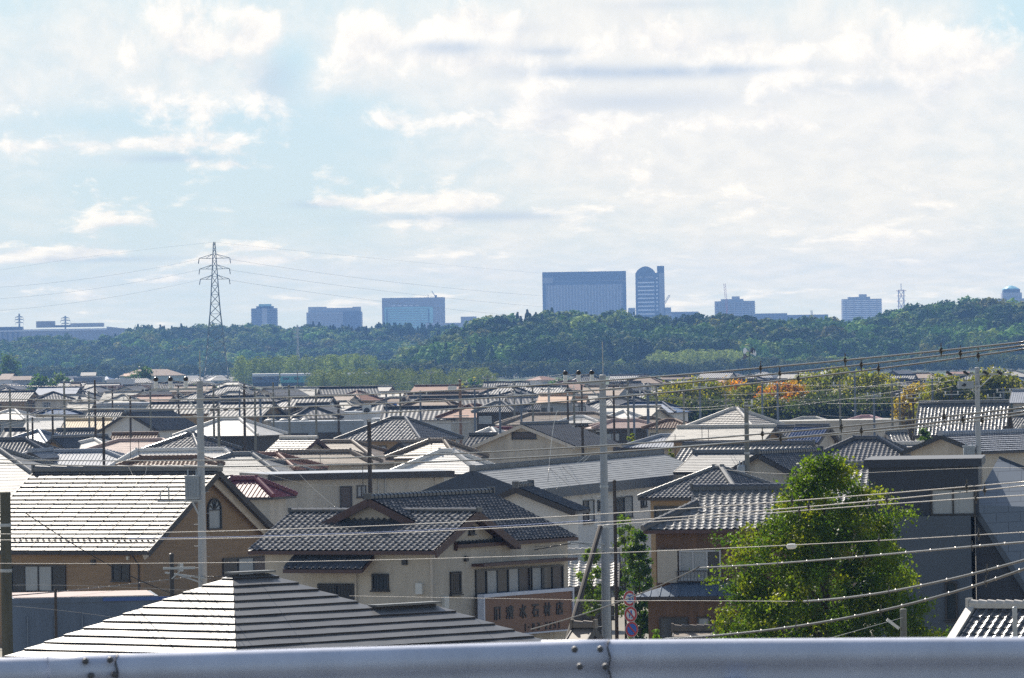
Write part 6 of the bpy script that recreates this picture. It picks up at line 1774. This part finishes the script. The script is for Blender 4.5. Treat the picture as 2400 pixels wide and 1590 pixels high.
# ------------------------------------------------------------------ road signs
sD = 281.0; ss = F / sD
c1, c2, c3 = P(1475.5, 1403, sD), P(1478, 1440, sD), P(1480.5, 1475.5, sD)
sr = empty('road_sign_post', (c2.x + .12, sD + .12, 0)); tag(sr, 'steel post holding three round road signs beside the centre pole', 'sign post')
mb = MB(); mb.tube([(0, 0, 0), (0, 0, c1.z + .3)], .04, 8); mb.build('post', M['steel'], sr)
yaw = math.radians(34)
def round_sign(c, label, kind):
    root = empty('road_sign', (c.x, sD, c.z), yaw); tag(root, label, 'road sign', 'round road signs on the post')
    r = .325
    def disc(rad, y, m, name, n=32, rin=0):
        mb = MB()
        if rin:
            for i in range(n):
                a, b = 2 * math.pi * i / n, 2 * math.pi * (i + 1) / n
                mb.face([(rad * math.cos(a), y, rad * math.sin(a)), (rad * math.cos(b), y, rad * math.sin(b)), (rin * math.cos(b), y, rin * math.sin(b)), (rin * math.cos(a), y, rin * math.sin(a))])
        else: mb.lathe((0, y, 0), [(rad, -.008), (rad, .008)], n, (0, 1, 0))
        return mb.build(name, M[m], root)
    disc(r, 0, 'sign_white', 'plate')
    disc(r * .955, -.012, 'sign_red', 'red_ring', rin=r * (.68 if kind != 'park' else .70))
    if kind == 'park':
        disc(r * .70, -.0125, 'sign_blue', 'blue_field')
        mb = MB(); k = r * .71 / math.sqrt(2); mb.bar((-k, -.03, k), (k, -.03, -k), .065, .01, (0, 1, 0)); mb.build('red_bar', M['sign_red'], root)
    elif kind == 'speed':
        mb = MB()
        def bx(x, z, w, h): mb.box((x * r, -.016, z * r), (w * r, .012, h * r))
        for o in (-.25, .25):
            three = o < 0
            bx(o, .40, .36, .10); bx(o, -.40, .36, .10); bx(o + .16, 0, .11, .72)
            if three: bx(o + .04, 0, .26, .10)
            else: bx(o - .16, 0, .11, .72)
        mb.build('number', M['sign_blue'], root)
    else:
        mb = MB()
        def arrow(x0, z0, x1, z1, w, hd):
            a, b = Vector((x0 * r, -.018, z0 * r)), Vector((x1 * r, -.018, z1 * r)); d = (b - a).normalized(); n_ = Vector((d.z, 0, -d.x))
            mb.bar(a, b, w * r, .01, (0, 1, 0))
            mb.face([b + n_ * hd * r, b + d * hd * 1.5 * r, b - n_ * hd * r])
        arrow(-.2, -.45, -.2, -.15, .13, .14); arrow(.12, .0, .08, .3, .15, .18)
        mb.bar((.12 * r, -.018, .0), (.25 * r, -.018, -.28 * r), .15 * r, .01, (0, 1, 0)); mb.bar((.25 * r, -.0182, -.28 * r), (.1 * r, -.0182, -.5 * r), .15 * r, .01, (0, 1, 0))
        mb.build('arrows', M['sign_blue'], root)
        mb = MB(); k = r * .69 / math.sqrt(2); mb.bar((-k, -.03, k), (k, -.03, -k), .055, .01, (0, 1, 0)); mb.build('red_bar', M['sign_red'], root)
round_sign(c1, 'round red bordered sign reading 30, topmost on the post', 'speed')
round_sign(c2, 'round red bordered no overtaking sign with blue arrows, middle of the post', 'pass')
round_sign(c3, 'round blue no parking sign with red border and bar, lowest on the post', 'park')

# ------------------------------------------------------------------ guard rail on the overpass
rd = 21.7; rs_ = F / rd
prof_old = [(-.035, .0), (-.02, .012), (.0, .016), (.012, .004), (.016, -.02), (.018, -.05), (.004, -.085), (-.045, -.125), (-.058, -.15), (-.062, -.175), (-.058, -.20), (-.045, -.225), (.004, -.265), (.018, -.30), (.016, -.33), (0, -.346), (-.02, -.35), (-.035, -.345)]
prof = [(-.055, -.004), (-.04, .003), (-.02, .003), (-.004, -.004), (.010, -.018), (.018, -.036), (.020, -.052), (.014, -.064), (-.010, -.080), (-.028, -.092), (-.034, -.11), (-.036, -.175), (-.034, -.24), (-.028, -.258), (-.010, -.27), (.014, -.286), (.020, -.298), (.018, -.314), (.010, -.332), (-.004, -.346), (-.02, -.353), (-.04, -.353)]
zt = H - .95
tl, tm, tr_ = P(-300, 1556, 21.5), P(1428, 1504.5, 21.9), P(2800, 1495, 21.75)
t0 = P(276, 1538, 21.55)
root = empty('guard_rail', (0, 0, 0)); tag(root, 'pale lavender painted steel guard rail with bolted joints along the overpass', 'guard rail')
def panel(a, b, off):
    mb = MB()
    d = (b - a); d.z = 0; d.normalize(); nrm = Vector((d.y, -d.x, 0))
    rings = []
    n_ = 14
    for i in range(n_ + 1):
        c = a.lerp(b, i / n_)
        rings.append([c + nrm * (y + off) + Vector((0, 0, z)) for y, z in prof])
    m_ = len(prof)
    v = [q for R in rings for q in R]; f = [(i * m_ + j, i * m_ + j + 1, (i + 1) * m_ + j + 1, (i + 1) * m_ + j) for i in range(n_) for j in range(m_ - 1)]
    mb.mesh(v, f)
    o = mb.build('rail_panel', M['rail_paint'], root, smooth=True)
    md = o.modifiers.new('thick', 'SOLIDIFY'); md.thickness = .004; md.offset = 0
    return o
jl = t0; jr = tm
d1 = (tm - t0).normalized()
panel(tl, t0 + d1 * .0, .006); panel(t0 - d1 * .22, tm, 0); panel(tm - (tr_ - tm).normalized() * .22, tr_ + Vector((0, 0, 0)), -.006)
# the lap joints: near panel ends show on the outside
for e_ in (t0, tm):
    mb = MB(); pp = [Vector((e_.x - .002 + .05 * max(0, -z - .05) + .004 * math.sin(z * 90), e_.y - y - .012, e_.z + z)) for y, z in prof]
    for a_, b_ in zip(pp[:-1], pp[1:]): mb.bar(a_, b_, .0035, .006)
    mb.build('joint_edge', M['bolt'], root)
for (jx, bolts) in ((276, ((200, 1550), (258, 1547), (213, 1584), (268, 1581))), (1428, ((1347, 1523), (1407, 1522), (1359, 1563), (1419, 1563)))):
    for bx_, by_ in bolts:
        D = 21.5 + (bx_ / 2400) * .3 - .035
        p = P(bx_, by_, D)
        mb = MB(); mb.lathe((p.x, p.y, p.z), [(.0105, -.03), (.0105, .004), (.009, .008), (.004, .011)], 12, (0, -1, 0)); mb.build('bolt', M['bolt'], root)
for q in (-3.3, -1.3, .7, 2.7):
    mb = MB(); yy = 21.5 + (q + 1.8) / 3.6 * .3 + .30; mb.tube([(q, yy, 12.75), (q, yy, zt - .09)], .057, 14); mb.lathe((q, yy, zt - .09), [(.057, 0), (.05, .02), (.02, .03)], 14); po = mb.build('post', M['rail_paint'], root)
    mb = MB(); mb.box((q, yy - .11, zt - .21), (.07, .12, .2)); mb.build('spacer_block', M['rail_paint'], po)
mb = MB(); mb.box((0, 7.2, 12.25), (160, 31.5, 1.0)); o = mb.build('bridge_deck', M['deck']); tag(o, kind='structure')
mb = MB(); mb.box((0, 22.75, 12.82), (160, .5, .2)); o = mb.build('bridge_kerb', M['concrete']); tag(o, kind='structure')
for i, q in enumerate((-24, 24)):
    mb = MB(); mb.box((q, 7, 5.87), (1.6, 12, 11.74)); o = mb.build('bridge_pier', M['concrete']); tag(o, kind='structure')

# ------------------------------------------------------------------ ground and fields
mb = MB(); mb.face([(-3500, -60, 0), (3500, -60, 0), (3500, 9330, 0), (-3500, 9330, 0)]); o = mb.build('ground', M['earth']); tag(o, kind='structure')
def field(pts, m, z, D=None):
    mb = MB(); mb.face([Vector((x, y, z)) for x, y in pts]); o = mb.build('field', M[m]); tag(o, kind='structure')
field([(-400, 2350), (450, 2350), (600, 3600), (-500, 3600)], 'field', .05)
field([(-20, 2480), (190, 2480), (200, 2620), (-20, 2620)], 'field_dry', .10)
field([(-340, 3000), (-60, 3000), (-60, 3180), (-360, 3180)], 'field_dry', .10)
field([(60, 2800), (240, 2800), (260, 2960), (60, 2960)], 'field_dry', .10)

# ------------------------------------------------------------------ haze
HAZE = 6.0e-5
mb = MB(); mb.box((0, 4640, 61.5), (7200, 9400, 125)); hz = mb.build('haze', []) if False else None
me = bpy.data.meshes.new('haze'); me.from_pydata(mb.v, [], mb.f); hz = bpy.data.objects.new('haze', me); COL.objects.link(hz); tag(hz, kind='stuff')
hm = bpy.data.materials.new('haze_air'); hm.use_nodes = True
nt = hm.node_tree
for n_ in list(nt.nodes):
    if n_.type == 'BSDF_PRINCIPLED': nt.nodes.remove(n_)
pv = nt.nodes.new('ShaderNodeVolumePrincipled'); pv.inputs['Density'].default_value = HAZE; pv.inputs['Color'].default_value = (.25, .48, .96, 1); pv.inputs['Anisotropy'].default_value = 0.1
nt.links.new(pv.outputs[0], nt.nodes['Material Output'].inputs['Volume'])
me.materials.append(hm)
hz.display_type = 'WIRE'

# ------------------------------------------------------------------ sky
SUN_AZ, SUN_EL = math.radians(-24), math.radians(41)     # azimuth measured from straight ahead, negative = left
w = bpy.data.worlds.new('World'); S.world = w; w.use_nodes = True
nt = w.node_tree; N = nt.nodes; L = nt.links
N.clear()
out = N.new('ShaderNodeOutputWorld')
sky = N.new('ShaderNodeTexSky'); sky.sky_type = 'NISHITA'; sky.sun_disc = False
sky.sun_elevation = SUN_EL; sky.sun_rotation = SUN_AZ; sky.altitude = 20; sky.air_density = 1.0; sky.dust_density = 1.2; sky.ozone_density = 1.5
bg1 = N.new('ShaderNodeBackground'); bg1.inputs['Strength'].default_value = .075; L.new(sky.outputs[0], bg1.inputs['Color'])
tc = N.new('ShaderNodeTexCoord'); sx = N.new('ShaderNodeSeparateXYZ'); L.new(tc.outputs['Generated'], sx.inputs[0])
def op(o, *a, clamp=False):
    d = N.new('ShaderNodeMath'); d.operation = o; d.use_clamp = clamp
    for i, t in enumerate(a):
        if isinstance(t, (int, float)): d.inputs[i].default_value = t
        else: L.new(t, d.inputs[i])
    return d.outputs[0]
az = op('ARCTAN2', sx.outputs['X'], sx.outputs['Y'])
el = op('ARCSINE', sx.outputs['Z'])
U = op('MULTIPLY', az, F / 1000.0); V = op('MULTIPLY', el, F / 1000.0)      # one unit = 1000 px of the photograph
def comb(x, y, z=0.0):
    c = N.new('ShaderNodeCombineXYZ')
    for i, t in enumerate((x, y, z)):
        if isinstance(t, (int, float)): c.inputs[i].default_value = t
        else: L.new(t, c.inputs[i])
    return c.outputs[0]
def noise(vec, scale, detail=8, rough=.6, dist=0.0):
    n = N.new('ShaderNodeTexNoise'); n.inputs['Scale'].default_value = scale; n.inputs['Detail'].default_value = detail; n.inputs['Roughness'].default_value = rough; n.inputs['Distortion'].default_value = dist
    L.new(vec, n.inputs['Vector']); return n.outputs['Fac']
def blob(px, py, su, sv, amp):
    lx, ly = level(px, py)
    a = op('DIVIDE', op('SUBTRACT', U, lx / 1000), su / 1000); b = op('DIVIDE', op('SUBTRACT', V, -ly / 1000), sv / 1000)
    r = op('ADD', op('MULTIPLY', a, a), op('MULTIPLY', b, b))
    return op('MULTIPLY', op('EXPONENT', op('MULTIPLY', r, -1.0)), amp)
def total(items):
    t = items[0]
    for q in items[1:]: t = op('ADD', t, q)
    return t
# two layers: a thin bright veil, and crisper cumulus with lit tops and blue-grey bases (photograph pixels: x, y, half-width, half-height, amount)
veil = total([blob(*q) for q in (
    (300, 150, 640, 190, .26), (1250, 130, 700, 200, .30), (1950, 200, 650, 230, .30), (2050, 480, 600, 160, .26), (1450, 400, 500, 130, .18), (1750, 640, 900, 110, .16), (1000, 640, 500, 80, .08), (260, 680, 480, 50, .06),
    (2370, 60, 90, 90, -.34), (2170, 105, 90, 36, -.26), (330, 285, 420, 34, -.20), (720, 330, 260, 60, -.22), (420, 440, 420, 46, -.16), (690, 150, 55, 60, -.34), (830, 245, 110, 28, -.20), (300, 520, 500, 40, -.06), (520, 655, 400, 40, -.04))])
cum = total([blob(*q) for q in (
    (620, 60, 70, 60, .30), (580, 190, 60, 90, .22), (150, 140, 220, 100, .18), (330, 240, 330, 60, .17), (1120, 60, 300, 50, .30), (1000, 130, 330, 50, .2), (1600, 110, 330, 50, .30), (2050, 150, 330, 60, .2), (1080, 280, 360, 34, .20),
    (330, 345, 160, 26, .33), (60, 345, 170, 16, .2), (520, 388, 90, 14, .18), (1020, 474, 250, 20, .34), (1330, 490, 160, 12, .2), (1560, 290, 220, 30, .2), (1900, 300, 330, 40, .15), (250, 596, 150, 20, .34), (90, 600, 110, 14, .22), (560, 612, 200, 12, .24),
    (2250, 95, 50, 26, .26), (1800, 500, 420, 40, .12), (1350, 390, 300, 50, .10), (2330, 150, 110, 30, .2), (900, 420, 200, 30, .10))])
shade = total([blob(*q) for q in ((1060, 112, 120, 20, 1.0), (1290, 122, 90, 14, .7), (1500, 172, 260, 16, .9), (1750, 160, 160, 14, .5), (1480, 240, 240, 26, .6), (640, 190, 50, 50, .6), (1120, 508, 240, 13, .8), (740, 480, 60, 10, .6), (400, 372, 110, 10, .6), (1190, 68, 70, 14, .4), (250, 609, 150, 7, .6), (1560, 12, 160, 12, .4), (1720, 90, 60, 14, .35), (2050, 205, 200, 18, .35), (1300, 160, 150, 18, .4))])
Vp = op('DIVIDE', -1.0, op('ADD', op('MAXIMUM', V, 0.0), .30))
wv = N.new('ShaderNodeTexNoise'); wv.inputs['Scale'].default_value = 5.0; wv.inputs['Detail'].default_value = 4
L.new(comb(U, Vp, 3.1), wv.inputs['Vector'])
ws = N.new('ShaderNodeVectorMath'); ws.operation = 'MULTIPLY_ADD'
L.new(wv.outputs['Color'], ws.inputs[0]); ws.inputs[1].default_value = (.10, .10, .0)
L.new(comb(U, Vp, 0.0), ws.inputs[2])
vec = ws.outputs[0]
n1 = noise(vec, 3.6, 11, .60)
ad = N.new('ShaderNodeVectorMath'); ad.operation = 'ADD'; L.new(vec, ad.inputs[0]); ad.inputs[1].default_value = (-.02, .045, 0)
n2 = noise(ad.outputs[0], 3.6, 9, .58)
n0 = noise(comb(U, op('MULTIPLY', Vp, .8), 7.7), 1.6, 5, .55)
fine = noise(vec, 11.0, 8, .62)
def sstep(v, a, b):
    m = N.new('ShaderNodeMapRange'); m.interpolation_type = 'SMOOTHSTEP'; m.inputs['From Min'].default_value = a; m.inputs['From Max'].default_value = b; L.new(v, m.inputs['Value']); return m.outputs['Result']
def mixc(f, a, b):
    m = N.new('ShaderNodeMix'); m.data_type = 'RGBA'
    if isinstance(f, (int, float)): m.inputs['Factor'].default_value = f
    else: L.new(f, m.inputs['Factor'])
    for k_, t in (('A', a), ('B', b)):
        if isinstance(t, tuple): m.inputs[k_].default_value = (*t, 1)
        else: L.new(t, m.inputs[k_])
    return m.outputs['Result']
SKYK = 1.0
dv = op('ADD', op('ADD', op('MULTIPLY', n0, .8), op('MULTIPLY', fine, .35)), veil)
vA = op('MULTIPLY', sstep(dv, .42, .98), .9)
dB = sstep(op('ADD', op('SUBTRACT', op('MULTIPLY', n1, 1.9), .52), cum), .51, .74)
lit = op('ADD', op('ADD', .55, op('MULTIPLY', op('SUBTRACT', n1, n2), 5.0)), op('MULTIPLY', op('SUBTRACT', fine, .5), .5), clamp=True)
gap = mixc(op('MULTIPLY', V, 1.3, clamp=True), (.54, .595, .60), (.46, .595, .65))
vc = mixc(sstep(fine, .3, .7), (.655, .645, .63), (.745, .715, .67))
cl = mixc(lit, (.60, .605, .615), (.86, .81, .735))
shn = op('MULTIPLY', op('MULTIPLY', shade, op('ADD', .2, op('MULTIPLY', fine, 1.5))), .85, clamp=True)
col = mixc(vA, gap, vc)
col = mixc(op('MULTIPLY', shn, .9), col, (.35, .43, .54))
cl = mixc(op('MULTIPLY', shn, .8), cl, (.37, .45, .55))
col = mixc(op('MULTIPLY', dB, .93), col, cl)
wm = N.new('ShaderNodeMix'); wm.data_type = 'RGBA'; wm.blend_type = 'MULTIPLY'; wm.inputs['Factor'].default_value = 1
wk = N.new('ShaderNodeMapRange'); wk.interpolation_type = 'SMOOTHSTEP'; wk.inputs['From Min'].default_value = 0; wk.inputs['From Max'].default_value = .62; L.new(V, wk.inputs['Value'])
L.new(col, wm.inputs['A']); L.new(mixc(wk.outputs['Result'], (1.22, 1.125, .89), (1.03, 1.01, .965)), wm.inputs['B']); col = wm.outputs['Result']
bg2 = N.new('ShaderNodeBackground'); L.new(col, bg2.inputs['Color']); bg2.inputs['Strength'].default_value = SKYK
# clouds fill the low sky; higher up the plain daylight sky takes over
k = N.new('ShaderNodeMapRange'); k.interpolation_type = 'SMOOTHSTEP'; k.inputs['From Min'].default_value = math.radians(4.5); k.inputs['From Max'].default_value = math.radians(18); k.inputs['To Min'].default_value = 1; k.inputs['To Max'].default_value = .06
L.new(el, k.inputs['Value'])
mx = N.new('ShaderNodeMixShader'); L.new(k.outputs['Result'], mx.inputs[0]); L.new(bg1.outputs[0], mx.inputs[1]); L.new(bg2.outputs[0], mx.inputs[2])
L.new(mx.outputs[0], out.inputs['Surface'])

# ------------------------------------------------------------------ sun
sd = bpy.data.lights.new('sun', 'SUN'); sd.energy = 5.0; sd.angle = math.radians(.5); sd.color = (1, .925, .81)
so = bpy.data.objects.new('sun', sd); COL.objects.link(so)
to_sun = Vector((math.sin(SUN_AZ) * math.cos(SUN_EL), math.cos(SUN_AZ) * math.cos(SUN_EL), math.sin(SUN_EL)))
so.rotation_euler = to_sun.to_track_quat('Z', 'Y').to_euler(); so.location = (0, 0, 300)

# ------------------------------------------------------------------ camera
cd = bpy.data.cameras.new('camera'); co = bpy.data.objects.new('camera', cd); COL.objects.link(co)
cd.sensor_width = 36; cd.sensor_fit = 'HORIZONTAL'; cd.lens = 36 * F / 2400
cd.clip_start = .5; cd.clip_end = 40000
pitch = math.atan(HZ / F)
co.matrix_world = Matrix.Translation((0, 0, H)) @ Matrix.Rotation(math.pi / 2 + pitch, 4, 'X') @ Matrix.Rotation(-ROLL, 4, 'Z')
cd.dof.use_dof = True; cd.dof.focus_distance = 330; cd.dof.aperture_fstop = 32
S.camera = co

S.view_settings.view_transform = 'Standard'; S.view_settings.look = 'None'; S.view_settings.exposure = 0.53; S.view_settings.gamma = 1
S.cycles.use_denoising = False
S.cycles.max_bounces = 6; S.cycles.diffuse_bounces = 3; S.cycles.glossy_bounces = 2; S.cycles.transmission_bounces = 3; S.cycles.volume_bounces = 1
S.cycles.sample_clamp_indirect = 4.0
S.cycles.use_adaptive_sampling = True; S.cycles.adaptive_threshold = .006
